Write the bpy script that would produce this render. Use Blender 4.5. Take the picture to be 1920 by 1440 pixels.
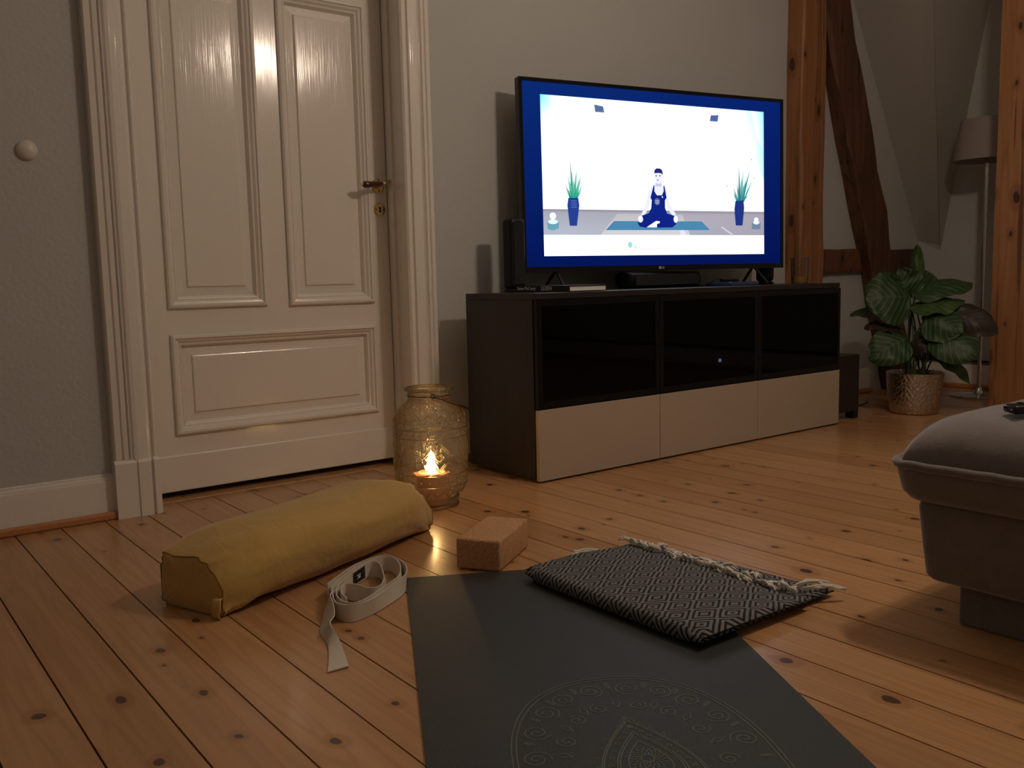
import bpy, bmesh, math, random
from mathutils import Vector, Matrix, noise as mnoise

random.seed(7)
S = bpy.context.scene
COL = S.collection
for o in list(bpy.data.objects):
    bpy.data.objects.remove(o, do_unlink=True)

# ------------------------------------------------------------------ camera
cd = bpy.data.cameras.new('camera')
cd.sensor_width = 36.0
cd.lens = 31.77
cd.clip_start = 0.02
cam = bpy.data.objects.new('camera', cd)
COL.objects.link(cam)
M = [[0.791048, 0.087894, -0.605406], [-0.611318, 0.07624, -0.787704], [-0.023078, 0.993208, 0.114041]]
mw = Matrix(M).to_4x4()
mw.translation = (0, 0, 0.685)
cam.matrix_world = mw
S.camera = cam

# ------------------------------------------------------------------ world, lamps, exposure
w = bpy.data.worlds.new('night')
S.world = w
w.use_nodes = True
w.node_tree.nodes['Background'].inputs['Color'].default_value = (0.02, 0.02, 0.03, 1)
w.node_tree.nodes['Background'].inputs['Strength'].default_value = 0.3
S.view_settings.view_transform = 'Standard'
S.view_settings.look = 'None'
S.view_settings.gamma = 1.0
S.view_settings.use_curve_mapping = False
S.view_settings.exposure = 0.0


def point_lamp(name, loc, watts, color, radius):
    l = bpy.data.lights.new(name, 'POINT')
    l.energy = watts
    l.color = color
    l.shadow_soft_size = radius
    o = bpy.data.objects.new(name, l)
    COL.objects.link(o)
    o.location = loc
    return o


# the living room's hanging lamp (two bulbs), above the footstool, out of frame
point_lamp('ceiling_lamp_bulb', (2.20, 0.72, 2.03), 26, (1.0, 0.79, 0.62), 0.05)
point_lamp('ceiling_lamp_bulb', (2.30, 0.86, 1.95), 14, (1.0, 0.79, 0.62), 0.04)
# added dim fill light, behind the viewer at the left, lifts the unlit sides
point_lamp('rear_fill_light', (-0.95, -1.30, 1.55), 6.5, (1.0, 0.77, 0.57), 0.16)

# ------------------------------------------------------------------ node helpers
MATS = {}


class N:
    def __init__(s, name):
        s.m = bpy.data.materials.new(name)
        s.m.use_nodes = True
        s.t = s.m.node_tree
        s.t.nodes.clear()
        s.out = s.t.nodes.new('ShaderNodeOutputMaterial')
        MATS[name] = s.m

    def n(s, typ, ins=None, **kw):
        d = s.t.nodes.new('ShaderNode' + typ)
        for k, v in kw.items():
            setattr(d, k, v)
        for k, v in (ins or {}).items():
            s.set(d, k, v)
        return d

    def set(s, d, k, v):
        sock = d.inputs[k]
        if isinstance(v, tuple) and len(v) == 2 and hasattr(v[0], 'outputs'):
            s.t.links.new(v[0].outputs[v[1]], sock)
        elif hasattr(v, 'outputs'):
            s.t.links.new(v.outputs[0], sock)
        else:
            if isinstance(v, (tuple, list)) and len(v) == 3 and sock.type == 'RGBA':
                v = tuple(v) + (1,)
            sock.default_value = v

    def math(s, op, a, b=0.0, c=0.0):
        return s.n('Math', {0: a, 1: b, 2: c}, operation=op)

    def mix(s, f, a, b, blend='MIX'):
        d = s.t.nodes.new('ShaderNodeMix')
        d.data_type = 'RGBA'
        d.blend_type = blend
        s.set(d, 0, f)
        s.set(d, 6, a)
        s.set(d, 7, b)
        return (d, 2)

    def ramp(s, f, stops):
        d = s.n('ValToRGB', {0: f})
        e = d.color_ramp.elements
        while len(e) > 1:
            e.remove(e[-1])
        e[0].position = stops[0][0]
        e[0].color = tuple(stops[0][1]) + (1,)
        for p, c in stops[1:]:
            x = e.new(p)
            x.color = tuple(c) + (1,)
        return d

    def mapping(s, src, scale=(1, 1, 1), loc=(0, 0, 0), rot=(0, 0, 0)):
        return s.n('Mapping', {'Vector': src, 'Scale': scale, 'Location': loc, 'Rotation': rot})

    def obj(s):
        return (s.n('TexCoord'), 3)

    def bump(s, h, strength, dist=0.01, normal=None):
        d = s.n('Bump', {'Height': h, 'Strength': strength, 'Distance': dist})
        if normal is not None:
            s.set(d, 'Normal', normal)
        return d

    def bsdf(s, **kw):
        d = s.n('BsdfPrincipled')
        for k, v in kw.items():
            s.set(d, k.replace('_', ' '), v)
        s.t.links.new(d.outputs[0], s.out.inputs[0])
        return d

    def surface(s, sh):
        s.t.links.new(sh.outputs[0], s.out.inputs[0])


def simple(name, col, rough=0.5, metal=0.0, var=0.0, vscale=8.0, bump=0.0, bscale=60.0, bdist=0.004, **kw):
    m = N(name)
    c = col
    if var:
        nz = m.n('TexNoise', {'Vector': m.obj(), 'Scale': vscale, 'Detail': 4.0})
        c = m.mix((nz, 0), tuple(x * (1 - var) for x in col), tuple(min(1, x * (1 + var)) for x in col))
    a = dict(Base_Color=c, Roughness=rough, Metallic=metal)
    if bump:
        nz2 = m.n('TexNoise', {'Vector': m.obj(), 'Scale': bscale, 'Detail': 3.0})
        a['Normal'] = m.bump((nz2, 0), bump, bdist)
    a.update(kw)
    m.bsdf(**a)
    return m.m


# wall paint: blue-grey emulsion over woodchip paper
m = N('wall_paint')
co = m.obj()
nz = m.n('TexNoise', {'Vector': co, 'Scale': 3.0, 'Detail': 3.0})
n1 = m.n('TexNoise', {'Vector': co, 'Scale': 95.0, 'Detail': 3.0, 'Roughness': 0.6})
v1 = m.n('TexVoronoi', {'Vector': co, 'Scale': 70.0})
h = m.math('ADD', (n1, 0), m.math('MULTIPLY', (v1, 0), 0.6))
m.bsdf(Base_Color=m.mix((nz, 0), (0.425, 0.435, 0.425), (0.46, 0.468, 0.456)), Roughness=0.75,
       Normal=m.bump(h, 0.35, 0.004))
simple('ceiling_paint', (0.82, 0.81, 0.78), 0.8)
simple('slope_paint', (0.36, 0.35, 0.32), 0.8, bump=0.2, bscale=90)

# cream gloss lacquer with vertical brush marks
m = N('white_lacquer')
co = m.obj()
br = m.n('TexNoise', {'Vector': m.mapping(co, (260, 260, 5)), 'Scale': 1.0, 'Detail': 2.0})
wv = m.n('TexNoise', {'Vector': m.mapping(co, (9, 9, 3)), 'Scale': 1.0, 'Detail': 2.0})
h = m.math('ADD', m.math('MULTIPLY', (br, 0), 0.2), (wv, 0))
m.bsdf(Base_Color=(0.73, 0.695, 0.645), Roughness=0.15, Normal=m.bump(h, 0.25, 0.006), Coat_Weight=0.3, Coat_Roughness=0.1)

# varnished pine boards
def pine(name, c0, c1, knot, rough, axis='y', knot_p=0.58, coat=0.25, seedby=True):
    m = N(name)
    tc = m.n('TexCoord')
    oi = m.n('ObjectInfo')
    off = m.n('CombineXYZ', {0: m.math('MULTIPLY', (oi, 'Random'), 37.0), 1: m.math('MULTIPLY', (oi, 'Random'), 91.0), 2: m.math('MULTIPLY', (oi, 'Random'), 13.0)})
    base = m.n('VectorMath', {0: (tc, 3), 1: off}, operation='ADD')
    if axis == 'y':
        sg, sk = (55, 2.2, 55), (11, 8.0, 0)
        kb = base
        kr = 0.30
    else:
        sg, sk = (30, 30, 1.4), (10, 5.0, 0)
        sp = m.n('SeparateXYZ', {0: base})
        kb = m.n('CombineXYZ', {0: m.math('SUBTRACT', (sp, 0), (sp, 1)), 1: (sp, 2), 2: 0.0})
        kr = 0.36
    # knots
    wn = m.n('TexNoise', {'Vector': base, 'Scale': 9.0, 'Detail': 2.0})
    kb = m.n('VectorMath', {0: kb, 1: m.n('VectorMath', {0: (wn, 1), 3: 0.035}, operation='SCALE')}, operation='ADD')
    kv = m.mapping(kb, sk)
    vo = m.n('TexVoronoi', {'Vector': kv, 'Scale': 1.0, 'Randomness': 1.0}, voronoi_dimensions='2D')
    sep = m.n('SeparateColor', {0: (vo, 1)})
    rad = m.math('MULTIPLY', m.math('SUBTRACT', (sep, 0), knot_p), kr)
    inside = m.n('MapRange', {0: m.math('SUBTRACT', (vo, 0), rad), 1: 0.0, 2: 0.035, 3: 1.0, 4: 0.0}, interpolation_type='SMOOTHSTEP')
    halo = m.n('MapRange', {0: m.math('SUBTRACT', (vo, 0), m.math('MULTIPLY', rad, 2.2)), 1: 0.0, 2: 0.12, 3: 1.0, 4: 0.0}, interpolation_type='SMOOTHSTEP')
    has = m.math('GREATER_THAN', rad, 0.012)
    kmask = m.math('MULTIPLY', inside, has)
    hmask = m.math('MULTIPLY', m.math('MULTIPLY', halo, has), 0.35)
    # grain
    g1 = m.n('TexNoise', {'Vector': m.mapping(base, sg), 'Scale': 1.0, 'Detail': 4.0, 'Roughness': 0.55})
    wv = m.n('TexNoise', {'Vector': m.mapping(base, (14, 0.9, 14) if axis == 'y' else (9, 9, 0.7)), 'Scale': 1.0, 'Detail': 1.0})
    rings = m.math('PINGPONG', m.math('MULTIPLY', (wv, 0), 9.0), 0.5)
    ringl = m.n('MapRange', {0: rings, 1: 0.0, 2: 0.22, 3: 1.0, 4: 0.0})
    tone = m.math('ADD', m.math('MULTIPLY', (g1, 0), 0.75), m.math('MULTIPLY', (oi, 'Random'), 0.35))
    c = m.ramp(tone, [(0.28, c0), (0.75, c1)])
    c2 = m.mix(m.math('MULTIPLY', ringl, 0.28), (c, 0), tuple(x * y for x, y in zip(c0, (0.72, 0.58, 0.45))))
    c3 = m.mix(hmask, c2, tuple(x * y for x, y in zip(c0, (0.6, 0.45, 0.3))))
    c4 = m.mix(kmask, c3, knot)
    if axis == 'z':
        ck = m.n('TexNoise', {'Vector': m.mapping(base, (42, 42, 1.1)), 'Scale': 1.0, 'Detail': 2.0})
        cm = m.n('MapRange', {0: (ck, 0), 1: 0.62, 2: 0.68, 3: 0.0, 4: 0.75})
        c4 = m.mix(cm, c4, tuple(x * 0.35 for x in c0))
    bp = m.n('TexNoise', {'Vector': m.mapping(base, (10, 1.2, 10)), 'Scale': 1.0, 'Detail': 3.0})
    hh = m.math('ADD', m.math('MULTIPLY', (g1, 0), 0.25), (bp, 0))
    m.bsdf(Base_Color=c4, Roughness=rough, Normal=m.bump(hh, 0.16, 0.004), Coat_Weight=coat, Coat_Roughness=0.14)
    return m.m


pine('floor_pine', (0.375, 0.190, 0.078), (0.53, 0.295, 0.135), (0.085, 0.032, 0.014), 0.32, knot_p=0.63)
pine('skirting_pine', (0.40, 0.16, 0.055), (0.48, 0.21, 0.08), (0.1, 0.03, 0.01), 0.4, knot_p=0.95)
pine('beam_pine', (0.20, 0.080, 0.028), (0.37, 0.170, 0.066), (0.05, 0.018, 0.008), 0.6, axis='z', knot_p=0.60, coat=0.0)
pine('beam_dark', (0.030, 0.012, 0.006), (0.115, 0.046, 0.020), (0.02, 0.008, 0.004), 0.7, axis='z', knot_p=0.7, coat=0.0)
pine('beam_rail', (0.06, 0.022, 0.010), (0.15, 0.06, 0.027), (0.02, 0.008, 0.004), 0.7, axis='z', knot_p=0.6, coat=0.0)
simple('gap_black', (0.02, 0.012, 0.008), 0.9)

m = N('blackbrown_veneer')
co = m.obj()
g = m.n('TexNoise', {'Vector': m.mapping(co, (70, 70, 2)), 'Scale': 1.0, 'Detail': 3.0})
m.bsdf(Base_Color=m.ramp((g, 0), [(0.3, (0.011, 0.007, 0.006)), (0.75, (0.023, 0.015, 0.012))]), Roughness=0.42)
simple('champagne_gloss', (0.42, 0.345, 0.265), 0.13, Coat_Weight=0.5, Coat_Roughness=0.05)
simple('black_plastic', (0.005, 0.005, 0.006), 0.45, Specular_IOR_Level=0.3)
simple('black_gloss', (0.006, 0.006, 0.008), 0.09)
simple('door_black', (0.004, 0.004, 0.005), 0.3, Specular_IOR_Level=0.25)
simple('black_cloth', (0.010, 0.010, 0.012), 0.9)
simple('chrome', (0.7, 0.68, 0.64), 0.16, 1.0)
simple('brass', (0.72, 0.52, 0.26), 0.2, 1.0)
simple('dark_hole', (0.01, 0.006, 0.004), 0.8)
simple('rosewood', (0.05, 0.012, 0.008), 0.22, Coat_Weight=0.5)
simple('white_plastic', (0.62, 0.58, 0.52), 0.4)
simple('paper', (0.75, 0.72, 0.68), 0.8)
simple('print_white', (0.8, 0.8, 0.8), 0.6)
simple('set_top_reflection_blue', (0.03, 0.05, 0.12), 0.12)  # blue base colour stands in for the screen's reflection on the box

m = N('smoked_glass')
tr = m.n('BsdfTransparent', {'Color': (0.16, 0.16, 0.17)})
gl = m.n('BsdfGlossy', {'Color': (0.8, 0.8, 0.8), 'Roughness': 0.03})
lw = m.n('LayerWeight', {'Blend': 0.12})
m.surface(m.n('MixShader', {0: m.math('ADD', m.math('MULTIPLY', (lw, 0), 0.35), 0.02), 1: tr, 2: gl}))

m = N('clear_glass')
tr = m.n('BsdfTransparent', {'Color': (0.9, 0.86, 0.8)})
gl = m.n('BsdfGlossy', {'Color': (0.9, 0.9, 0.9), 'Roughness': 0.03})
lw = m.n('LayerWeight', {'Blend': 0.35})
m.surface(m.n('MixShader', {0: m.math('ADD', m.math('MULTIPLY', (lw, 0), 0.6), 0.03), 1: tr, 2: gl}))

# amber pressed glass of the lantern
def lantern_glass(name, tint, base, diff):
    m = N(name)
    co = m.obj()
    nz = m.n('TexNoise', {'Vector': co, 'Scale': 44.0, 'Detail': 2.0, 'Distortion': 1.0})
    vz = m.n('TexVoronoi', {'Vector': co, 'Scale': 55.0})
    bp = m.bump(m.math('ADD', (nz, 0), m.math('MULTIPLY', (vz, 0), 0.5)), 0.62, 0.005)
    tr = m.n('BsdfTransparent', {'Color': tint})
    rf = m.n('BsdfRefraction', {'Color': tint, 'Roughness': 0.10, 'IOR': 1.25, 'Normal': bp})
    gl = m.n('BsdfGlossy', {'Color': (1.0, 0.93, 0.78), 'Roughness': 0.06, 'Normal': bp})
    tl = m.n('BsdfTranslucent', {'Color': (0.9, 0.68, 0.34)})
    lw = m.n('LayerWeight', {'Blend': 0.3, 'Normal': bp})
    a = m.n('MixShader', {0: 0.36, 1: tr, 2: rf})
    b = m.n('MixShader', {0: diff, 1: a, 2: tl})
    m.surface(m.n('MixShader', {0: m.math('ADD', m.math('MULTIPLY', (lw, 0), 0.40), base), 1: b, 2: gl}))


lantern_glass('amber_glass', (0.955, 0.925, 0.83), 0.012, 0.004)
lantern_glass('amber_relief', (0.84, 0.77, 0.60), 0.13, 0.004)

simple('wax', (0.46, 0.25, 0.17), 0.5, Subsurface_Weight=0.3, Subsurface_Radius=(0.03, 0.012, 0.006), Subsurface_Scale=0.5)
m = N('flame')
m.surface(m.n('Emission', {'Color': (1.0, 0.62, 0.25), 'Strength': 60.0}))
m = N('led_blue')
m.surface(m.n('Emission', {'Color': (0.45, 0.6, 1.0), 'Strength': 6.0}))
simple('wire_dark', (0.06, 0.045, 0.03), 0.35, 0.9)

# bolster cotton
m = N('mustard_cotton')
co = m.obj()
nz = m.n('TexNoise', {'Vector': co, 'Scale': 7.0, 'Detail': 3.0})
wv = m.n('TexNoise', {'Vector': co, 'Scale': 500.0, 'Detail': 1.0})
cr = m.n('TexNoise', {'Vector': co, 'Scale': 16.0, 'Detail': 3.0, 'Distortion': 1.2})
b1 = m.bump((cr, 0), 0.35, 0.012)
m.bsdf(Base_Color=m.mix((nz, 0), (0.43, 0.265, 0.065), (0.53, 0.345, 0.10)), Roughness=0.85, Normal=m.bump((wv, 0), 0.15, 0.001, b1),
       Sheen_Weight=0.25, Sheen_Roughness=0.5)
m = N('mustard_seam')
m.bsdf(Base_Color=(0.25, 0.15, 0.035), Roughness=0.9)
simple('cotton_web', (0.62, 0.56, 0.47), 0.85, bump=0.2, bscale=700, bdist=0.001)
simple('tag_black', (0.01, 0.011, 0.016), 0.6)
m = N('cork')
co = m.obj()
v = m.n('TexVoronoi', {'Vector': co, 'Scale': 260.0})
nz = m.n('TexNoise', {'Vector': co, 'Scale': 120.0, 'Detail': 3.0})
m.bsdf(Base_Color=m.ramp(m.math('ADD', m.math('MULTIPLY', (v, 0), 0.5), m.math('MULTIPLY', (nz, 0), 0.7)),
                         [(0.25, (0.23, 0.105, 0.04)), (0.5, (0.45, 0.235, 0.105)), (0.8, (0.55, 0.31, 0.155))]), Roughness=0.85,
       Normal=m.bump((v, 0), 0.3, 0.002))

# yoga mat: ribbed dark rubber
m = N('mat_rubber')
co = m.obj()
uv = m.n('TexCoord')
sx = m.n('SeparateXYZ', {0: (uv, 2)})
rib = m.math('SINE', m.math('MULTIPLY', (sx, 0), 1500.0))
nz = m.n('TexNoise', {'Vector': co, 'Scale': 300.0, 'Detail': 2.0})
m.bsdf(Base_Color=m.mix((nz, 0), (0.019, 0.021, 0.021), (0.030, 0.033, 0.033)), Roughness=0.52,
       Normal=m.bump(m.math('ADD', rib, (nz, 0)), 0.22, 0.0006))
simple('mat_print', (0.12, 0.125, 0.115), 0.6)

# blanket: nested diamonds, black and grey
m = N('diamond_weave')
uv = m.n('TexCoord')
sx = m.n('SeparateXYZ', {0: (uv, 2)})
wob = m.n('TexNoise', {'Vector': m.mapping((uv, 2), (40, 40, 1)), 'Scale': 1.0, 'Detail': 2.0})
px = m.math('MULTIPLY', (sx, 0), 9.0)
py = m.math('MULTIPLY', (sx, 1), 13.0)
ta = m.math('PINGPONG', px, 0.5)
tb = m.math('PINGPONG', py, 0.5)
d = m.math('ADD', m.math('ADD', ta, tb), m.math('MULTIPLY', (wob, 0), 0.05))
st = m.math('PINGPONG', m.math('MULTIPLY', d, 5.0), 0.5)
stripe = m.n('MapRange', {0: st, 1: 0.17, 2: 0.27, 3: 0.0, 4: 1.0})
thr = m.math('SINE', m.math('MULTIPLY', (sx, 0), 900.0))
thr2 = m.math('SINE', m.math('MULTIPLY', (sx, 1), 900.0))
cc = m.mix(stripe, (0.008, 0.008, 0.009), (0.175, 0.178, 0.182))
m.bsdf(Base_Color=cc, Roughness=0.95, Normal=m.bump(m.math('ADD', stripe, m.math('MULTIPLY', m.math('MULTIPLY', thr, thr2), 0.3)), 0.5, 0.003))
simple('fringe_wool', (0.72, 0.68, 0.62), 0.9)

# velvet of the footstool
def velvet(name, c0, c1):
    m = N(name)
    co = m.obj()
    nz = m.n('TexNoise', {'Vector': co, 'Scale': 22.0, 'Detail': 6.0, 'Roughness': 0.75})
    nf = m.n('TexNoise', {'Vector': co, 'Scale': 420.0, 'Detail': 2.0})
    m.bsdf(Base_Color=m.mix((nz, 0), c0, c1), Roughness=0.9, Sheen_Weight=0.75, Sheen_Roughness=0.40,
           Sheen_Tint=(0.88, 0.89, 1.0, 1), Normal=m.bump((nf, 0), 0.25, 0.001, m.bump((nz, 0), 0.3, 0.008)))  # bluish sheen tint paints the screen's light into the velvet


velvet('taupe_velvet', (0.115, 0.098, 0.088), (0.195, 0.172, 0.158))

# leaves: pale herringbone stripes along the side veins
def leaf_mat(name, dark, pale, back):
    m = N(name)
    uv = m.n('TexCoord')
    sx = m.n('SeparateXYZ', {0: (uv, 2)})
    side = m.math('ABSOLUTE', m.math('SUBTRACT', (sx, 0), 0.5))
    k = m.math('SUBTRACT', (sx, 1), m.math('MULTIPLY', side, 0.75))
    st = m.math('PINGPONG', m.math('MULTIPLY', k, 7.0), 0.5)
    mask = m.n('MapRange', {0: st, 1: 0.30, 2: 0.42, 3: 0.0, 4: 1.0})
    rib = m.n('MapRange', {0: side, 1: 0.008, 2: 0.025, 3: 1.0, 4: 0.0})
    mk = m.math('MAXIMUM', mask, rib)
    c = m.mix(mk, dark, pale)
    geo = m.n('NewGeometry')
    c2 = m.mix((geo, 'Backfacing'), c, back)
    m.bsdf(Base_Color=c2, Roughness=0.5, Normal=m.bump(mask, 0.25, 0.004))


leaf_mat('leaf_green', (0.016, 0.045, 0.011), (0.048, 0.092, 0.032), (0.026, 0.055, 0.018))
leaf_mat('leaf_light', (0.032, 0.070, 0.014), (0.055, 0.10, 0.030), (0.040, 0.080, 0.022))
leaf_mat('leaf_purple', (0.030, 0.022, 0.016), (0.045, 0.035, 0.022), (0.038, 0.02, 0.018))
simple('stem_green', (0.05, 0.07, 0.025), 0.5)
simple('soil', (0.02, 0.013, 0.009), 0.95, bump=0.6, bscale=90)
m = N('hammered_metal')
co = m.obj()
v = m.n('TexVoronoi', {'Vector': co, 'Scale': 88.0}, feature='SMOOTH_F1')
m.bsdf(Base_Color=(0.56, 0.52, 0.47), Metallic=1.0, Roughness=0.30, Normal=m.bump((v, 0), 0.8, 0.006))
simple('shade_linen', (0.27, 0.23, 0.215), 0.9, Transmission_Weight=0.0)
simple('amber_wax', (0.55, 0.33, 0.10), 0.4)

m = N('screen_picture')
at = m.n('VertexColor', layer_name='Col')
m.surface(m.n('Emission', {'Color': (at, 0), 'Strength': 1.25}))

# ------------------------------------------------------------------ geometry helpers
def lin(c):
    c = c / 255.0
    return c / 12.92 if c <= 0.04045 else ((c + 0.055) / 1.055) ** 2.4


def wloc(p):
    v = Vector((0, 0, 0))
    while p is not None:
        v = v + p.location
        p = p.parent
    return v


def obj(name, bm, mat, parent=None, smooth=False, keep=False, auto=None):
    """bmesh in world coordinates -> one mesh object whose origin is the centre of its base"""
    if not keep:
        bmesh.ops.recalc_face_normals(bm, faces=bm.faces[:])
    xs = [v.co.x for v in bm.verts]; ys = [v.co.y for v in bm.verts]; zs = [v.co.z for v in bm.verts]
    c = Vector(((min(xs) + max(xs)) / 2, (min(ys) + max(ys)) / 2, min(zs)))
    bmesh.ops.translate(bm, verts=bm.verts[:], vec=-c)
    me = bpy.data.meshes.new(name)
    bm.to_mesh(me)
    bm.free()
    for x in (mat if isinstance(mat, (list, tuple)) else [mat]):
        me.materials.append(MATS[x])
    if smooth:
        for p in me.polygons:
            p.use_smooth = True
        if auto is not None:
            me.set_sharp_from_angle(angle=math.radians(auto))
    o = bpy.data.objects.new(name, me)
    COL.objects.link(o)
    if parent is not None:
        o.parent = parent
        o.location = c - wloc(parent)
    else:
        o.location = c
    return o


def tag(o, label, cat, group=None, kind=None):
    o['label'] = label
    if cat:
        o['category'] = cat
    if group:
        o['group'] = group
    if kind:
        o['kind'] = kind
    return o


def thing(name, label, cat, loc, group=None):
    o = bpy.data.objects.new(name, None)
    o.empty_display_size = 0.05
    COL.objects.link(o)
    o.location = loc
    return tag(o, label, cat, group)


def struct(o, label):
    o['kind'] = 'structure'
    o['label'] = label
    return o


def box(bm, x0, x1, y0, y1, z0, z1, bev=0.0, seg=2, mtx=None):
    vs = [bm.verts.new((x, y, z)) for x in (x0, x1) for y in (y0, y1) for z in (z0, z1)]
    q = [(0, 1, 3, 2), (4, 6, 7, 5), (0, 4, 5, 1), (2, 3, 7, 6), (0, 2, 6, 4), (1, 5, 7, 3)]
    fs = [bm.faces.new([vs[i] for i in f]) for f in q]
    if bev:
        es = list({e for f in fs for e in f.edges})
        r = bmesh.ops.bevel(bm, geom=es, offset=bev, segments=seg, affect='EDGES', profile=0.5)
        vs = list({v for f in r['faces'] for v in f.verts} | {v for v in vs if v.is_valid})
    if mtx is not None:
        bmesh.ops.transform(bm, matrix=mtx, verts=[v for v in vs if v.is_valid])
    return vs


def nb():
    return bmesh.new()


def boxobj(name, mat, parent, *a, **k):
    bm = nb()
    box(bm, *a, **k)
    return obj(name, bm, mat, parent)


def lathe(bm, prof, c, seg=48, close=False):
    rings = []
    for r, z in prof:
        if r < 1e-6:
            rings.append([bm.verts.new((c[0], c[1], c[2] + z))])
        else:
            rings.append([bm.verts.new((c[0] + r * math.cos(2 * math.pi * i / seg), c[1] + r * math.sin(2 * math.pi * i / seg), c[2] + z)) for i in range(seg)])
    for a, b in zip(rings, rings[1:]):
        for i in range(seg):
            j = (i + 1) % seg
            if len(a) == 1 and len(b) == 1:
                continue
            if len(a) == 1:
                bm.faces.new((a[0], b[j], b[i]))
            elif len(b) == 1:
                bm.faces.new((a[i], a[j], b[0]))
            else:
                bm.faces.new((a[i], a[j], b[j], b[i]))


def tube(bm, pts, r, seg=8, closed=False, caps=True, radii=None):
    pts = [Vector(p) for p in pts]
    n = len(pts)
    rings = []
    up = Vector((0, 0, 1))
    for i, p in enumerate(pts):
        if closed:
            d = pts[(i + 1) % n] - pts[i - 1]
        else:
            d = pts[min(i + 1, n - 1)] - pts[max(i - 1, 0)]
        d.normalize()
        u = up if abs(d.dot(up)) < 0.95 else Vector((1, 0, 0))
        a = d.cross(u).normalized()
        b = d.cross(a).normalized()
        rr = radii[i] if radii else r
        rings.append([bm.verts.new(p + (a * math.cos(2 * math.pi * k / seg) + b * math.sin(2 * math.pi * k / seg)) * rr) for k in range(seg)])
    rng = range(n) if closed else range(n - 1)
    for i in rng:
        A, B = rings[i], rings[(i + 1) % n]
        for k in range(seg):
            l = (k + 1) % seg
            bm.faces.new((A[k], A[l], B[l], B[k]))
    if caps and not closed:
        bm.faces.new(rings[0][::-1])
        bm.faces.new(rings[-1])


def loft(bm, rings, closed=True, cap=True):
    R = [[bm.verts.new(p) for p in r] for r in rings]
    n = len(R[0])
    for A, B in zip(R, R[1:]):
        for k in range(n if closed else n - 1):
            l = (k + 1) % n
            bm.faces.new((A[k], A[l], B[l], B[k]))
    if cap:
        bm.faces.new(R[0][::-1])
        bm.faces.new(R[-1])
    return R


def catmull(pts, k=8, closed=False):
    pts = [Vector(p) for p in pts]
    n = len(pts)
    out = []
    rng = n if closed else n - 1
    for i in range(rng):
        if closed:
            p0, p1, p2, p3 = pts[i - 1], pts[i], pts[(i + 1) % n], pts[(i + 2) % n]
        else:
            p0, p1, p2, p3 = pts[max(i - 1, 0)], pts[i], pts[i + 1], pts[min(i + 2, n - 1)]
        for j in range(k):
            t = j / k
            out.append(0.5 * ((2 * p1) + (p2 - p0) * t + (2 * p0 - 5 * p1 + 4 * p2 - p3) * t * t + (3 * p1 - p0 - 3 * p2 + p3) * t ** 3))
    if not closed:
        out.append(pts[-1])
    return out


def text_mesh(bm, s, size, mtx, idx=None, depth=0.0003):
    cu = bpy.data.curves.new('txt', 'FONT')
    cu.body = s
    cu.size = size
    cu.align_x = 'LEFT'
    cu.extrude = depth
    cu.resolution_u = 3
    to = bpy.data.objects.new('txt', cu)
    COL.objects.link(to)
    dg = bpy.context.evaluated_depsgraph_get()
    me = bpy.data.meshes.new_from_object(to.evaluated_get(dg))
    bpy.data.objects.remove(to, do_unlink=True)
    me.transform(mtx)
    bm.from_mesh(me)
    bpy.data.meshes.remove(me)


# ------------------------------------------------------------------ room shell
WY = 2.862       # face of the back wall
XR = 5.31       # face of the right knee wall
XL, YF, ZC = -1.70, -2.20, 2.75
DX0, DX1, DZ = 0.80, 1.732, 2.10   # door opening

fl = boxobj('floor', 'gap_black', None, XL, XR, YF, 3.06, -0.06, -0.022)
struct(fl, 'varnished pine board floor')
PITCH = 0.1189
x = 0.278 - PITCH * 17
me0 = None
i = 0
flw = wloc(fl)
YA, YB = YF + 0.02, 2.935
# plank run: long boards across the room, butting the door sill strip
bm = nb()
box(bm, -PITCH / 2 + 0.0017, PITCH / 2 - 0.0017, -(YB - YA) / 2, (YB - YA) / 2, -0.022, 0.0)
me0 = bpy.data.meshes.new('floorboard')
bm.to_mesh(me0)
bm.free()
me0.materials.append(MATS['floor_pine'])
while x + PITCH / 2 < XR:
    if x - PITCH / 2 > XL + 0.01:
        o = bpy.data.objects.new('floorboard', me0)
        COL.objects.link(o)
        o.parent = fl
        o.location = Vector((x + PITCH / 2 if False else x - PITCH / 2 + PITCH, (YA + YB) / 2, random.uniform(-0.0006, 0.0))) - flw
        i += 1
    x += PITCH
boxobj('sill_board', 'floor_pine', fl, DX0 + 0.01, DX1 - 0.005, 2.938, 3.05, -0.022, 0.001, bev=0.002)

# back wall with the door opening
bm = nb()
box(bm, XL - 0.15, DX0, WY, WY + 0.2, -0.06, ZC)
box(bm, DX1, XR + 0.15, WY, WY + 0.2, -0.06, ZC)
box(bm, DX0, DX1, WY, WY + 0.2, DZ, ZC)
struct(obj('wall_back', bm, 'wall_paint'), 'blue-grey painted wall behind door and television')
struct(boxobj('wall_right', 'wall_paint', None, XR, XR + 0.15, YF, WY, -0.06, ZC), 'grey wall behind the floor lamp')
struct(boxobj('wall_left', 'wall_paint', None, XL - 0.15, XL, YF, WY, -0.06, ZC), 'grey wall at the left')
struct(boxobj('wall_front', 'wall_paint', None, XL, XR, YF - 0.15, YF, -0.06, ZC), 'grey wall behind the viewer')
struct(boxobj('ceiling', 'ceiling_paint', None, XL - 0.15, XR + 0.15, YF - 0.15, WY + 0.2, ZC, ZC + 0.1), 'white ceiling')

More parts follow.
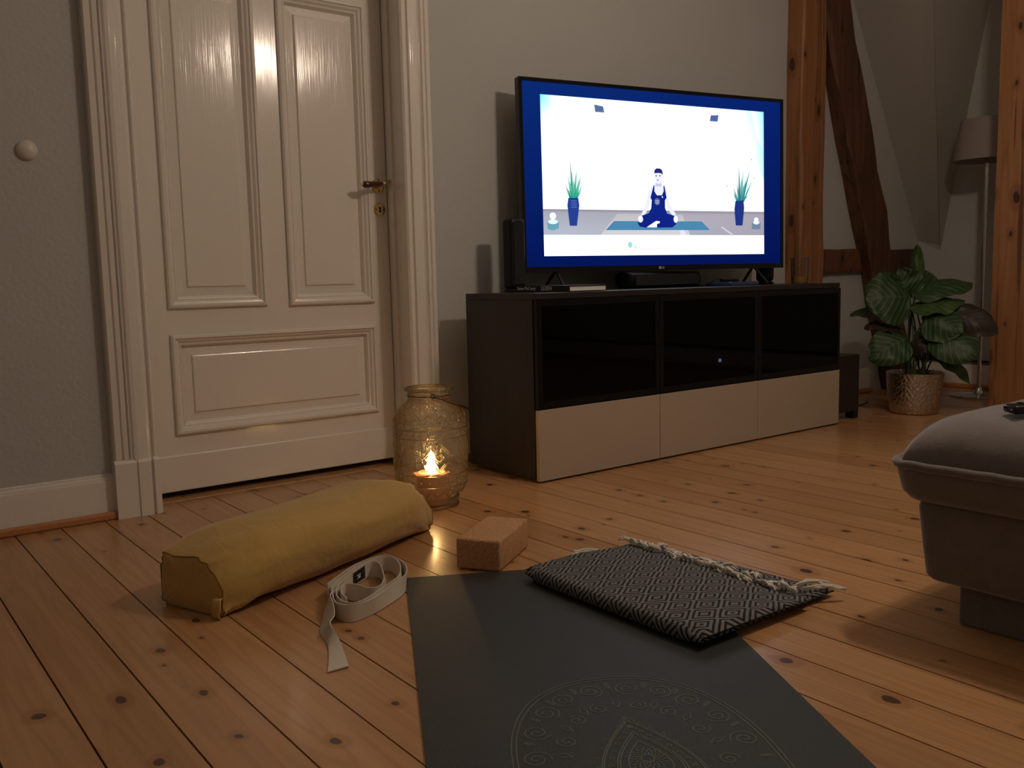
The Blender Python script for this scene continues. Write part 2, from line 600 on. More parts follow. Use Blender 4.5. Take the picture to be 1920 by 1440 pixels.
# boxed roof slope in the corner: leaning face towards the gable plus splayed cheek
def slope_x(z):
    return XR - 0.576 * (z - 0.865)
bm = nb()
zt = ZC
a0 = (slope_x(0.865), WY - 0.001, 0.865); a1 = (slope_x(zt), WY - 0.001, zt)
b0 = (slope_x(0.865), 2.726, 0.83); b1 = (slope_x(zt), 2.28, zt)
c0 = (XR - 0.001, 2.722, 0.80); c1 = (XR - 0.001, 2.385, zt)
k0 = (XR - 0.001, WY - 0.001, 0.865); k1 = (XR - 0.001, WY - 0.001, zt)
V = {k: bm.verts.new(p) for k, p in dict(a1=a1, b0=b0, b1=b1, c0=c0, c1=c1, k0=k0, k1=k1).items()}
for f in (('k0', 'a1', 'b1', 'b0'), ('b0', 'b1', 'c1', 'c0'), ('k0', 'b0', 'c0'), ('a1', 'k1', 'c1', 'b1'), ('k0', 'k1', 'a1'), ('k0', 'c0', 'c1', 'k1')):
    bm.faces.new([V[q] for q in f])
struct(obj('wall_slope', bm, 'slope_paint'), 'grey boxed-in roof slope in the far corner')

# skirting boards
def skirting(name, x0, x1, label):
    b = boxobj(name, 'white_lacquer', None, x0, x1, WY - 0.014, WY, 0.0, 0.118, bev=0.003)
    struct(b, label)
    bm = nb()
    prof = [(0, 0.118), (-0.012, 0.118), (-0.011, 0.124), (-0.006, 0.128), (-0.006, 0.133), (0, 0.136)]
    loft(bm, [[(x0, WY + p, z) for p, z in prof], [(x1, WY + p, z) for p, z in prof]])
    obj('cap_moulding', bm, 'white_lacquer', b)
    boxobj('pine_strip', 'skirting_pine', b, x0, x1, WY - 0.034, WY - 0.0145, 0.0, 0.024, bev=0.006)
    return b
skirting('baseboard_left', XL + 0.02, 0.676, 'white skirting board with a pine strip left of the door')
skirting('baseboard_back', 1.835, 4.80, 'white skirting board behind the cabinet')
b = boxobj('baseboard_right', 'white_lacquer', None, XR - 0.022, XR, YF + 0.02, 2.86, 0.0, 0.135, bev=0.004)
struct(b, 'white skirting board behind floor lamp')
boxobj('pine_strip', 'skirting_pine', b, XR - 0.046, XR - 0.022, YF + 0.02, 2.86, 0.0, 0.026, bev=0.006)
boxobj('top_rail', 'beam_dark', b, XR - 0.016, XR, YF + 0.02, 2.86, 0.15, 0.163, bev=0.002)

# ------------------------------------------------------------------ door casing
PROF = [(0, 0), (0, 0.066), (0.004, 0.074), (0.020, 0.076), (0.0235, 0.069), (0.027, 0.076), (0.039, 0.078), (0.0425, 0.070), (0.046, 0.079),
        (0.051, 0.072), (0.056, 0.080), (0.066, 0.082), (0.094, 0.080), (0.098, 0.071), (0.108, 0.068), (0.112, 0.075), (0.116, 0.077), (0.122, 0.070), (0.124, 0.055), (0.124, 0)]


def casing(name, xo, sgn, label):
    bm = nb()
    pts = [(xo + sgn * a, WY - max(0, b - 0.038)) for a, b in PROF]
    loft(bm, [[(px_, py_, 0.172) for px_, py_ in pts], [(px_, py_, DZ + 0.11) for px_, py_ in pts]])
    t = struct(obj(name, bm, 'white_lacquer'), label)
    bm = nb()
    pl = [(-0.003, 0), (-0.003, 0.082), (0.03, 0.083), (0.06, 0.083), (0.063, 0.088), (0.098, 0.088), (0.1, 0.078), (0.106, 0.076), (0.109, 0.086), (0.126, 0.084), (0.1275, 0)]
    pl = [(a, max(0, b - 0.038)) for a, b in pl]
    pts = [(xo + sgn * a, WY - b) for a, b in pl]
    pts2 = [(xo + sgn * a, WY - max(0, b - 0.008) if b else WY) for a, b in pl]
    loft(bm, [[(px_, py_, 0.0) for px_, py_ in pts], [(px_, py_, 0.166) for px_, py_ in pts], [(px_, py_, 0.176) for px_, py_ in pts2]])
    obj('plinth_block', bm, 'white_lacquer', t)
    return t


casing('trim_1', 0.674, 1, 'fluted white door casing left of the door')
casing('trim_2', 1.836, -1, 'fluted white door casing right of the door')
bm = nb()
loft(bm, [[(xx, WY - max(0, b - 0.038), DZ + 0.11 - a) for a, b in PROF] for xx in (0.674, 1.836)])
struct(obj('trim_3', bm, 'white_lacquer'), 'white door head casing above the door')

# ------------------------------------------------------------------ door
DY = 2.985
door = thing('door_1', 'cream lacquered panel door with brass handle', None, (1.29, DY + 0.02, 0.0))
door['kind'] = 'structure'
# frame lining (jambs)
bm = nb()
box(bm, DX1 - 0.004, DX1 + 0.03, WY - 0.02, DY - 0.004, 0, DZ)
box(bm, DX1 - 0.012, DX1 + 0.03, DY - 0.058, DY - 0.03, 0, DZ)
box(bm, DX0 - 0.03, DX0 + 0.004, WY - 0.02, DY - 0.004, 0, DZ)
box(bm, DX0, DX1, WY - 0.02, DY - 0.004, DZ - 0.004, DZ + 0.03)
obj('door_lining', bm, 'white_lacquer', door)
boxobj('dark_gap_block', 'gap_black', door, DX0 + 0.002, DX1 - 0.002, DY + 0.036, DY + 0.06, 0.0015, 0.03)  # added dark block behind the leaf, keeps the gap under it black
LX0, LX1, LZ0, LZ1 = DX0 + 0.004, DX1 - 0.004, 0.022, 2.09
panels = [(0.910, 1.236, 0.622, 1.672), (1.326, 1.652, 0.618, 1.672), (0.910, 1.652, 0.210, 0.530), (0.910, 1.652, 1.765, 1.985)]
# stiles and rails
bm = nb()
T = 0.04
def slab(x0, x1, z0, z1):
    box(bm, x0, x1, DY, DY + T, z0, z1)
slab(LX0, 0.910, LZ0, LZ1); slab(1.652, LX1, LZ0, LZ1)
slab(0.910, 1.652, LZ0, 0.210); slab(0.910, 1.652, 0.530, 0.620); slab(0.910, 1.652, 1.672, 1.765); slab(0.910, 1.652, 1.985, LZ1)
slab(1.236, 1.326, 0.620, 1.672)
leaf = obj('door_leaf', bm, 'white_lacquer', door)
boxobj('kick_board', 'white_lacquer', door, LX0 + 0.002, LX1 - 0.002, DY - 0.009, DY, LZ0, 0.142, bev=0.004)


def ring(bm, rect, prof):
    x0, x1, z0, z1 = rect
    R = []
    for ins, d in prof:
        R.append([(x0 + ins, DY + d, z0 + ins), (x1 - ins, DY + d, z0 + ins), (x1 - ins, DY + d, z1 - ins), (x0 + ins, DY + d, z1 - ins)])
    loft(bm, R, cap=False)


for rc in panels:
    bm = nb()
    ring(bm, rc, [(-0.004, 0.003), (-0.004, -0.008), (0.001, -0.013), (0.008, -0.014), (0.011, -0.008), (0.017, -0.006), (0.024, 0.002), (0.026, 0.0005), (0.030, 0.002), (0.036, 0.014), (0.038, 0.02)])
    mo = obj('panel_moulding', bm, 'white_lacquer', door)
    bm = nb()
    f = 0.067
    x0, x1, z0, z1 = rc
    ring(bm, rc, [(0.030, 0.030), (0.030, 0.018), (f - 0.003, 0.014), (f, 0.0085), (f + 0.003, 0.0075)])
    e = f + 0.003
    q = [bm.verts.new(p) for p in ((x0 + e, DY + 0.0075, z0 + e), (x1 - e, DY + 0.0075, z0 + e), (x1 - e, DY + 0.0075, z1 - e), (x0 + e, DY + 0.0075, z1 - e))]
    bm.faces.new(q)
    bmesh.ops.remove_doubles(bm, verts=bm.verts[:], dist=1e-5)
    obj('door_panel', bm, 'white_lacquer', door)

# lever handle
hx, hz = 1.690, 1.043
def discY(bm, c, r, y0, y1, seg=32, bev=0.0):
    prof = [(r, y0), (r, y1 + bev), (r - bev, y1)]
    R = [[(c[0] + rr * math.cos(2 * math.pi * k / seg), yy, c[1] + rr * math.sin(2 * math.pi * k / seg)) for k in range(seg)] for rr, yy in prof]
    loft(bm, R)
bm = nb()
discY(bm, (hx, hz), 0.026, DY, DY - 0.006, bev=0.002)
tube(bm, [(hx, DY, hz), (hx, DY - 0.022, hz)], 0.012, 16)
hd = obj('handle', bm, 'brass', door, smooth=True, auto=35)
for s in (-1, 1):
    bm = nb()
    discY(bm, (hx + 0.002, hz + s * 0.019), 0.0032, DY - 0.0055, DY - 0.0066, 12)
    obj('screw', bm, 'dark_hole', hd)
bm = nb()
tube(bm, [(hx + 0.028, DY - 0.040, hz + 0.016), (hx + 0.02, DY - 0.044, hz + 0.010), (hx + 0.008, DY - 0.05, hz + 0.004), (hx - 0.012, DY - 0.056, hz + 0.001)], 0.006, 12, radii=[0.004, 0.0075, 0.006, 0.007])
tube(bm, [(hx, DY - 0.02, hz), (hx + 0.003, DY - 0.052, hz + 0.002)], 0.007, 12)
obj('lever', bm, 'brass', hd, smooth=True)
bm = nb()
a = Vector((hx - 0.010, DY - 0.056, hz + 0.001)); b_ = Vector((hx - 0.092, DY - 0.060, hz - 0.006))
gp = [a.lerp(b_, t) for t in (0, 0.05, 0.35, 0.75, 0.95, 1.0)]
tube(bm, gp, 0.01, 16, radii=[0.005, 0.0078, 0.0092, 0.0118, 0.0122, 0.008])
obj('grip', bm, 'rosewood', hd, smooth=True, auto=50)
bm = nb()
bmesh.ops.create_uvsphere(bm, u_segments=12, v_segments=8, radius=0.0062, matrix=Matrix.Translation(b_ + Vector((-0.003, 0, 0))))
obj('end_knob', bm, 'brass', hd, smooth=True)
bm = nb()
discY(bm, (1.694, 0.956), 0.0235, DY, DY - 0.005, bev=0.002)
kp = obj('keyhole_plate', bm, 'brass', door, smooth=True, auto=35)
for s in (-1, 1):
    bm = nb()
    discY(bm, (1.694 + s * 0.0165, 0.956), 0.0028, DY - 0.0045, DY - 0.0056, 12)
    obj('screw', bm, 'dark_hole', kp)
bm = nb()
discY(bm, (1.694, 0.9615), 0.0042, DY - 0.0045, DY - 0.0057, 14)
loft(bm, [[(1.692, yy, 0.9615), (1.696, yy, 0.9615), (1.6985, yy, 0.946), (1.6895, yy, 0.946)] for yy in (DY - 0.0045, DY - 0.0057)])
obj('keyhole', bm, 'dark_hole', kp)

# small round blank cover on the wall
bm = nb()
prof = [(0.028, 0), (0.028, 0.004), (0.025, 0.010), (0.016, 0.016), (0.006, 0.0185), (0.0, 0.019)]
lathe(bm, prof, (0, 0, 0), 32)
bmesh.ops.transform(bm, matrix=Matrix.Translation((0.512, WY, 1.076)) @ Matrix.Rotation(math.radians(90), 4, 'X'), verts=bm.verts[:])
tag(obj('blanking_cap', bm, 'white_plastic', None, smooth=True, auto=50), 'small round white domed cap on grey wall left of the door', 'wall cap')

# ------------------------------------------------------------------ timber frame
def hewn(name, mat, p0, p1, wx, wy, parent=None, n=14, jit=0.004, seed=0, ch=0.008, minx=None):
    """rough beam along p0->p1, cross-section wx by wy (wy along world Y)"""
    p0, p1 = Vector(p0), Vector(p1)
    d = (p1 - p0).normalized()
    ay = Vector((0, 1, 0))
    ax = ay.cross(d).normalized()
    bm = nb()
    R = []
    for i_ in range(n + 1):
        c = p0.lerp(p1, i_ / n)
        base = [(-wx / 2 + ch, -wy / 2), (0, -wy / 2), (wx / 2 - ch, -wy / 2), (wx / 2, -wy / 2 + ch), (wx / 2, wy / 2), (-wx / 2, wy / 2), (-wx / 2, 0), (-wx / 2, -wy / 2 + ch)]
        r = []
        for k, (a_, b2) in enumerate(base):
            j = mnoise.noise(Vector((i_ * 0.45 + seed, k * 0.9, seed * 3.1))) * jit * 1.6
            j2 = mnoise.noise(Vector((i_ * 0.5 - seed, k * 0.7 + 9, seed * 1.7))) * jit * 1.6
            r.append(c + ax * (a_ + j) + ay * (b2 + (j2 if b2 < wy / 2 - 1e-4 else 0)))
        if minx is not None:
            r = [Vector((max(q_.x, minx), q_.y, q_.z)) for q_ in r]
        R.append(r)
    loft(bm, R)
    return obj(name, bm, mat, parent)


tag(hewn('timber_post', 'beam_pine', (4.098, 2.816, 0), (4.098, 2.816, ZC), 0.205, 0.092, jit=0.006, seed=2), 'knotty orange-brown timber post directly right of the television', 'beam')
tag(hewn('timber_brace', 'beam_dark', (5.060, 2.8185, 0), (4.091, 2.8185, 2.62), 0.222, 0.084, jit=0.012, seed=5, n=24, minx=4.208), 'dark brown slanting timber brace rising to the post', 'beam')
def braceX(z):
    return 5.060 - 0.3698 * z
def rail(xa, xb, label):
    bm = nb()
    R_ = []
    for q in range(9):
        t_ = q / 8
        r_ = []
        for yy, zz in ((2.834, 0.683), (2.830, 0.70), (2.829, 0.75), (2.831, 0.795), (2.835, 0.811), (2.862, 0.811), (2.862, 0.683)):
            x0_, x1_ = xa(zz), xb(zz)
            xx = x0_ + (x1_ - x0_) * t_
            jj = mnoise.noise(Vector((xx * 6, zz * 9, 3.3))) * 0.005
            r_.append((xx, yy + (jj if yy < 2.86 else 0), zz + (jj if zz < 0.69 or zz > 0.8 else 0)))
        R_.append(r_)
    loft(bm, R_)
    tag(obj('timber_rail', bm, 'beam_rail'), label, 'beam')
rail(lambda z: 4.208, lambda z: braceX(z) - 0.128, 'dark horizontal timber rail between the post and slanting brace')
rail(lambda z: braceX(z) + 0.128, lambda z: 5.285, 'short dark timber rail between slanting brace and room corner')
tag(hewn('timber_post', 'beam_pine', (4.59, 1.965, 0), (4.59, 1.965, ZC), 0.18, 0.17, jit=0.006, seed=12), 'knotty orange timber post at the right edge beside the floor lamp', 'beam')

# ------------------------------------------------------------------ television cabinet
CX0, CX1, CY0, CY1, CH = 1.888, 3.655, 2.338, 2.722, 0.64
cab = thing('media_cabinet', 'long black-brown media cabinet with dark glass doors and beige drawers under the television', 'cabinet', ((CX0 + CX1) / 2, 2.55, 0))
D1, D2 = 2.478, 3.062
VB = 'blackbrown_veneer'
boxobj('side_panel', VB, cab, CX0, CX0 + 0.018, CY0, CY1, 0.012, 0.618, bev=0.001)
boxobj('side_panel', VB, cab, CX1 - 0.018, CX1, CY0, CY1, 0.012, 0.618, bev=0.001)
boxobj('top_panel', VB, cab, CX0, CX1, CY0 - 0.012, CY1, 0.6185, CH, bev=0.0015)
boxobj('base_panel', VB, cab, CX0 + 0.019, CX1 - 0.019, CY0, CY1, 0.012, 0.03)
boxobj('back_panel', VB, cab, CX0 + 0.019, CX1 - 0.019, CY1 - 0.008, CY1, 0.031, 0.618)
boxobj('mid_panel', VB, cab, CX0 + 0.019, CX1 - 0.019, CY0 + 0.002, CY1 - 0.009, 0.245, 0.261)
for xd in (D1, D2):
    boxobj('divider', VB, cab, xd - 0.009, xd + 0.009, CY0 + 0.002, CY1 - 0.009, 0.262, 0.618)
boxobj('shelf', VB, cab, D1 + 0.01, D2 - 0.01, CY0 + 0.04, CY1 - 0.009, 0.432, 0.448)
for xx, yy in ((CX0 + 0.05, CY0 + 0.06), (CX1 - 0.05, CY0 + 0.06), (CX0 + 0.05, CY1 - 0.05), (CX1 - 0.05, CY1 - 0.05)):
    bm = nb()
    lathe(bm, [(0, 0), (0.02, 0), (0.02, 0.0125), (0, 0.0125)], (xx, yy, 0), 16)
    obj('foot', bm, 'black_plastic', cab)
for x0, x1 in ((CX0 + 0.004, D1 - 0.0012), (D1 + 0.0012, D2 - 0.0012), (D2 + 0.0012, CX1 - 0.004)):
    boxobj('drawer_front', 'champagne_gloss', cab, x0, x1, 2.318, CY0 - 0.001, 0.006, 0.249, bev=0.0018)
    # framed glass door
    dr = boxobj('glass_door', 'smoked_glass', cab, x0 + 0.02, x1 - 0.02, 2.3205, 2.3245, 0.274, 0.597)
    bm = nb()
    box(bm, x0, x0 + 0.021, 2.319, 2.336, 0.254, 0.6175)
    box(bm, x1 - 0.021, x1, 2.319, 2.336, 0.254, 0.6175)
    box(bm, x0 + 0.021, x1 - 0.021, 2.319, 2.336, 0.254, 0.275)
    box(bm, x0 + 0.021, x1 - 0.021, 2.319, 2.336, 0.596, 0.6175)
    obj('door_frame', bm, 'door_black', dr)

# equipment behind the middle glass door
rt = thing('wireless_router', 'small black box with a glowing blue light behind the middle glass door', 'router', (2.87, 2.46, 0.261))
boxobj('casing', 'black_plastic', rt, 2.72, 3.02, 2.40, 2.60, 0.2618, 0.352, bev=0.006)
bm = nb()
discY(bm, (2.918, 0.340), 0.0075, 2.40, 2.396, 12)
obj('status_light', bm, 'led_blue', rt)
gc = thing('game_console', 'low dark box with silver side trims on cabinet floor, behind the middle glass', 'console', (2.68, 2.365, 0.261))
bm = nb()
loft(bm, [[(xx, 2.343, 0.2615), (xx, 2.390, 0.2615), (xx, 2.390, 0.318), (xx, 2.372, 0.318)] for xx in (2.585, 2.80)])
obj('body', bm, 'black_gloss', gc)
for xx in (2.585, 2.80):
    bm = nb()
    tube(bm, [(xx, 2.343, 0.266), (xx, 2.352, 0.292), (xx, 2.366, 0.317), (xx, 2.378, 0.319)], 0.0028, 6)
    obj('silver_trim', bm, 'chrome', gc, smooth=True)
dk = thing('disc_player', 'slim black player on the shelf behind the middle glass door', 'player', (2.77, 2.53, 0.448))
boxobj('casing', 'black_plastic', dk, 2.56, 2.98, 2.42, 2.66, 0.4485, 0.505, bev=0.003)
bm = nb()
discY(bm, (2.93, 0.478), 0.011, 2.42, 2.412, 16)
obj('dial', bm, 'chrome', dk)

# ------------------------------------------------------------------ low speaker beside the cabinet
sw = thing('subwoofer', 'low black box speaker on short feet against the right cabinet end', 'speaker', (3.775, 2.48, 0))
boxobj('cabinet_body', VB, sw, 3.668, 3.884, 2.362, 2.60, 0.036, 0.302, bev=0.003)
for x0, y0 in ((3.842, 2.364), (3.670, 2.55), (3.842, 2.55), (3.670, 2.364)):
    boxobj('foot', 'black_plastic', sw, x0, x0 + 0.04, y0, y0 + 0.04, 0.0, 0.036)

# ------------------------------------------------------------------ television
TVO = Vector((2.79, 2.59, 0.713))
yaw, tilt = -0.194, 0.017
U = Vector((math.cos(yaw), math.sin(yaw), 0))
NN = Vector((math.sin(yaw), -math.cos(yaw), 0))
VV = Vector((0, 0, math.cos(tilt))) - NN * math.sin(tilt)
FF = U.cross(VV)   # out of the screen, towards the room
TVM = Matrix(((U.x, VV.x, FF.x, TVO.x), (U.y, VV.y, FF.y, TVO.y), (U.z, VV.z, FF.z, TVO.z), (0, 0, 0, 1)))
tv = thing('television', 'large flat television showing a yoga lesson on its lit screen', 'television', (TVO.x, TVO.y, CH))
HW, HH = 0.648, 0.727
bm = nb()
box(bm, -HW, HW, 0, HH, -0.030, 0.0, bev=0.003, mtx=TVM)
obj('housing', bm, 'black_gloss', tv)
bm = nb()
box(bm, -0.40, 0.40, 0.03, 0.42, -0.058, -0.030, bev=0.01, mtx=TVM)
obj('back_cover', bm, 'black_plastic', tv)
bm = nb()
for x0, x1, y0, y1 in ((-HW, HW, HH - 0.014, HH), (-HW, HW, 0, 0.020), (-HW, -HW + 0.014, 0.020, HH - 0.014), (HW - 0.014, HW, 0.020, HH - 0.014)):
    box(bm, x0, x1, y0, y1, 0.0, 0.004, mtx=TVM)
obj('bezel', bm, 'black_gloss', tv)
# feet
for s in (-1, 1):
    bm = nb()
    for s2 in (-1, 1):
        top = TVM @ Vector((s * 0.495, 0.01, -0.018))
        bot = TVM @ Vector((s * 0.505, 0, -0.018 + s2 * 0.085))
        bot.z = CH + 0.006
        tube(bm, [top, bot], 0.006, 8)
    obj('leg', bm, 'black_plastic', tv)
# logo on the lower bezel
bm = nb()
LM = TVM @ Matrix.Translation((-0.012, 0.0055, 0.0042))
text_mesh(bm, 'LG', 0.0125, LM)
seg = 20
cen = (-0.0185, 0.0098)
R1 = [TVM @ Vector((cen[0] + 0.0056 * math.cos(2 * math.pi * k / seg), cen[1] + 0.0056 * math.sin(2 * math.pi * k / seg), 0.0045)) for k in range(seg)]
R2 = [TVM @ Vector((cen[0] + 0.0034 * math.cos(2 * math.pi * k / seg), cen[1] + 0.0034 * math.sin(2 * math.pi * k / seg), 0.0045)) for k in range(seg)]
loft(bm, [R1, R2], cap=False)
obj('logo', bm, 'print_white', tv, keep=True)

# the picture on the screen: flat coloured shapes that give off the screen's light
PB = nb()
PC = PB.loops.layers.color.new('Col') if False else PB.loops.layers.float_color.new('Col')
layer = [0]


def poly(pts, col, cols=None, step=True):
    if step:
        layer[0] += 1
    z = 0.0002 + layer[0] * 0.00003
    vs = [PB.verts.new(TVM @ Vector((x_, y_, z))) for x_, y_ in pts]
    f = PB.faces.new(vs)
    f.normal_update()
    if f.normal.dot(FF) < 0:
        f.normal_flip()
    for lp in f.loops:
        c = col
        if cols:
            c = cols[vs.index(lp.vert)]
        g_ = 1.12 if min(c) > 237 else 0.88
        lp[PC] = (lin(c[0]) * g_, lin(c[1]) * g_, lin(c[2]) * g_, 1)


def ell(c, rx, ry, col, n=20):
    poly([(c[0] + rx * math.cos(2 * math.pi * k / n), c[1] + ry * math.sin(2 * math.pi * k / n)) for k in range(n)], col)


bl = (8, 34, 118)
poly([(-HW + 0.014, 0.02), (HW - 0.014, 0.02), (HW - 0.014, HH - 0.014), (-HW + 0.014, HH - 0.014)], bl, [(4, 20, 84), (4, 18, 78), (8, 32, 104), (10, 40, 110)])
W_ = (240, 248, 250)
poly([(-0.556, 0.061), (0.540, 0.061), (0.540, 0.668), (-0.556, 0.668)], W_)
poly([(-0.556, 0.668), (-0.475, 0.668), (-0.49, 0.60), (-0.556, 0.55)], W_, [(120, 232, 240), W_, W_, W_])
poly([(0.540, 0.668), (0.540, 0.38), (0.47, 0.50), (0.39, 0.668)], W_, [(120, 225, 236), (200, 242, 246), W_, W_])
poly([(0.540, 0.668), (0.540, 0.50), (0.50, 0.56), (0.47, 0.668)], W_, [(140, 228, 238), (190, 240, 246), W_, W_])
F1, F2 = (168, 170, 185), (196, 194, 200)
poly([(-0.556, 0.142), (0.540, 0.142), (0.540, 0.240), (-0.556, 0.240)], F1, [(178, 182, 196), (160, 158, 172), (168, 158, 170), (160, 164, 176)])
poly([(-0.30, 0.142), (0.14, 0.142), (0.10, 0.226), (-0.22, 0.226)], F2, [(205, 204, 206), (208, 204, 210), (186, 184, 190), (186, 184, 190)])
poly([(0.09, 0.142), (0.12, 0.142), (0.09, 0.20), (0.08, 0.20)], (222, 222, 234))
poly([(0.30, 0.176), (0.31, 0.178), (0.37, 0.145), (0.355, 0.145)], (205, 202, 214))
poly([(-0.556, 0.232), (0.540, 0.232), (0.540, 0.243), (-0.556, 0.240)], (150, 146, 158))
poly([(-0.556, 0.0615), (0.540, 0.0615), (0.540, 0.142), (-0.556, 0.142)], (242, 250, 250))
poly([(-0.317, 0.645), (-0.276, 0.640), (-0.271, 0.617), (-0.313, 0.617)], (84, 108, 152))
poly([(0.253, 0.637), (0.294, 0.640), (0.289, 0.613), (0.248, 0.613)], (78, 100, 160))
for base, tips, col in (((-0.422, 0.278), [(-0.432, 0.435), (-0.402, 0.402), (-0.381, 0.379), (-0.458, 0.338), (-0.375, 0.34), (-0.425, 0.392), (-0.408, 0.378), (-0.445, 0.377), (-0.391, 0.364), (-0.444, 0.318), (-0.384, 0.31), (-0.418, 0.36), (-0.435, 0.35)], (34, 160, 130)),
                        ((0.403, 0.283), [(0.402, 0.446), (0.428, 0.431), (0.466, 0.437), (0.368, 0.348), (0.48, 0.384), (0.389, 0.376), (0.459, 0.318), (0.417, 0.403), (0.364, 0.327), (0.445, 0.399), (0.41, 0.36), (0.43, 0.37)], (40, 140, 140))):
    for k, tp in enumerate(tips):
        bx = base[0] + (tp[0] - base[0]) * 0.28
        mx, my = (bx * 0.55 + tp[0] * 0.45), base[1] * 0.5 + tp[1] * 0.5
        cc_ = tuple(int(q * (0.8 + 0.4 * ((k * 37) % 10) / 10)) for q in col)
        poly([(bx - 0.0045, base[1]), (bx + 0.0045, base[1]), (mx + 0.0045, my), tp, (mx - 0.0035, my)], cc_, [cc_, cc_, cc_, tuple(min(255, int(q * 0.4 + 150)) for q in cc_), cc_])
poly([(-0.444, 0.284), (-0.449, 0.255), (-0.440, 0.177), (-0.408, 0.177), (-0.395, 0.256), (-0.399, 0.285)], (38, 62, 140))
for k in range(4):
    poly([(-0.432, 0.274 - k * 0.008), (-0.406, 0.274 - k * 0.008), (-0.406, 0.2715 - k * 0.008), (-0.432, 0.2715 - k * 0.008)], (90, 120, 190))
poly([(0.381, 0.287), (0.375, 0.252), (0.382, 0.183), (0.419, 0.183), (0.429, 0.258), (0.425, 0.290)], (30, 50, 128))
poly([(-0.236, 0.197), (-0.276, 0.161), (0.244, 0.163), (0.199, 0.199)], (72, 132, 170))
SK = (229, 233, 250)
poly([(-0.058, 0.330), (-0.050, 0.338), (0.014, 0.338), (0.022, 0.330), (0.018, 0.297), (-0.055, 0.297)], SK)
poly([(-0.066, 0.325), (-0.052, 0.318), (-0.056, 0.285), (-0.068, 0.251), (-0.091, 0.218), (-0.106, 0.222), (-0.088, 0.256), (-0.076, 0.29)], SK)
poly([(0.017, 0.325), (0.028, 0.310), (0.036, 0.268), (0.068, 0.226), (0.053, 0.219), (0.023, 0.250), (0.014, 0.285)], SK)
poly([(-0.031, 0.356), (-0.005, 0.356), (-0.001, 0.338), (-0.036, 0.338)], (196, 198, 232))
body = [(-0.042, 0.343), (-0.059, 0.292), (-0.053, 0.282), (-0.056, 0.251), (-0.069, 0.23), (-0.101, 0.22), (-0.123, 0.189), (-0.114, 0.176), (-0.083, 0.171), (0.048, 0.173), (0.07, 0.188), (0.058, 0.221), (0.023, 0.229), (0.013, 0.252), (0.013, 0.283), (0.021, 0.293), (0.011, 0.342), (0.006, 0.342), (0.007, 0.319), (-0.002, 0.303), (-0.027, 0.302), (-0.039, 0.318), (-0.038, 0.343)]
NV = (14, 34, 128)
# split the clothing into convex-ish strips
poly([(-0.042, 0.343), (-0.059, 0.292), (-0.027, 0.302), (-0.039, 0.318), (-0.038, 0.343)], NV)
poly([(0.011, 0.342), (0.006, 0.342), (0.007, 0.319), (-0.002, 0.303), (0.021, 0.293)], NV)
poly([(-0.027, 0.302), (-0.059, 0.292), (-0.053, 0.282), (0.013, 0.283), (0.021, 0.293), (-0.002, 0.303)], NV)
poly([(-0.053, 0.283), (-0.056, 0.251), (-0.069, 0.229), (0.023, 0.229), (0.013, 0.252), (0.013, 0.284)], NV)
poly([(-0.069, 0.230), (-0.101, 0.22), (-0.123, 0.189), (-0.114, 0.176), (-0.083, 0.171), (0.048, 0.173), (0.07, 0.188), (0.058, 0.221), (0.023, 0.230)], NV)
ell((-0.109, 0.206), 0.012, 0.014, (236, 240, 252)); ell((0.066, 0.207), 0.011, 0.015, (236, 240, 252))
poly([(-0.08, 0.173), (-0.029, 0.173), (-0.029, 0.187), (-0.016, 0.190), (-0.014, 0.197), (-0.032, 0.199), (-0.051, 0.189)], (238, 242, 252))
ell((-0.026, 0.277), 0.0135, 0.0145, (88, 100, 150)); ell((-0.026, 0.280), 0.011, 0.003, (150, 160, 190)); ell((-0.026, 0.271), 0.010, 0.004, (140, 150, 185))
ell((0.0, 0.296), 0.003, 0.004, (220, 230, 250))
ell((-0.019, 0.373), 0.0185, 0.025, (236, 236, 250), 24)
poly([(-0.039, 0.384), (-0.036, 0.390), (-0.020, 0.392), (-0.002, 0.390), (0.001, 0.379), (0.004, 0.391), (0.0, 0.404), (-0.010, 0.410), (-0.028, 0.410), (-0.038, 0.402)], (34, 42, 110))
ell((-0.029, 0.380), 0.0042, 0.0026, (50, 56, 100), 8); ell((-0.011, 0.3805), 0.0042, 0.0026, (50, 56, 100), 8)
ell((-0.0215, 0.363), 0.006, 0.0022, (130, 120, 160), 10); ell((-0.02, 0.371), 0.002, 0.0016, (190, 190, 215), 8)
poly([(-0.541, 0.191), (-0.539, 0.164), (-0.514, 0.159), (-0.49, 0.167), (-0.488, 0.191)], (100, 160, 180))
ell((-0.515, 0.192), 0.022, 0.009, (228, 244, 248)); ell((-0.515, 0.214), 0.014, 0.013, (246, 250, 250))
poly([(0.471, 0.196), (0.470, 0.167), (0.518, 0.167), (0.519, 0.196)], (110, 132, 156))
ell((0.495, 0.196), 0.018, 0.008, (226, 236, 244)); ell((0.495, 0.208), 0.012, 0.010, (246, 250, 250))
for p_ in ((0.469, 0.463), (0.484, 0.387), (0.335, 0.348)):
    ell(p_, 0.003, 0.003, (110, 150, 160), 8)
ell((-0.162, 0.103), 0.011, 0.012, (150, 222, 214), 14); ell((-0.136, 0.095), 0.004, 0.010, (176, 232, 226), 10)
for x_, y_ in ((-0.072, 0.104), (0.037, 0.107), (0.063, 0.107), (0.095, 0.106), (0.118, 0.106)):
    ell((x_, y_), 0.008, 0.005, (240, 249, 249), 8)
obj('screen', PB, 'screen_picture', tv, keep=True)

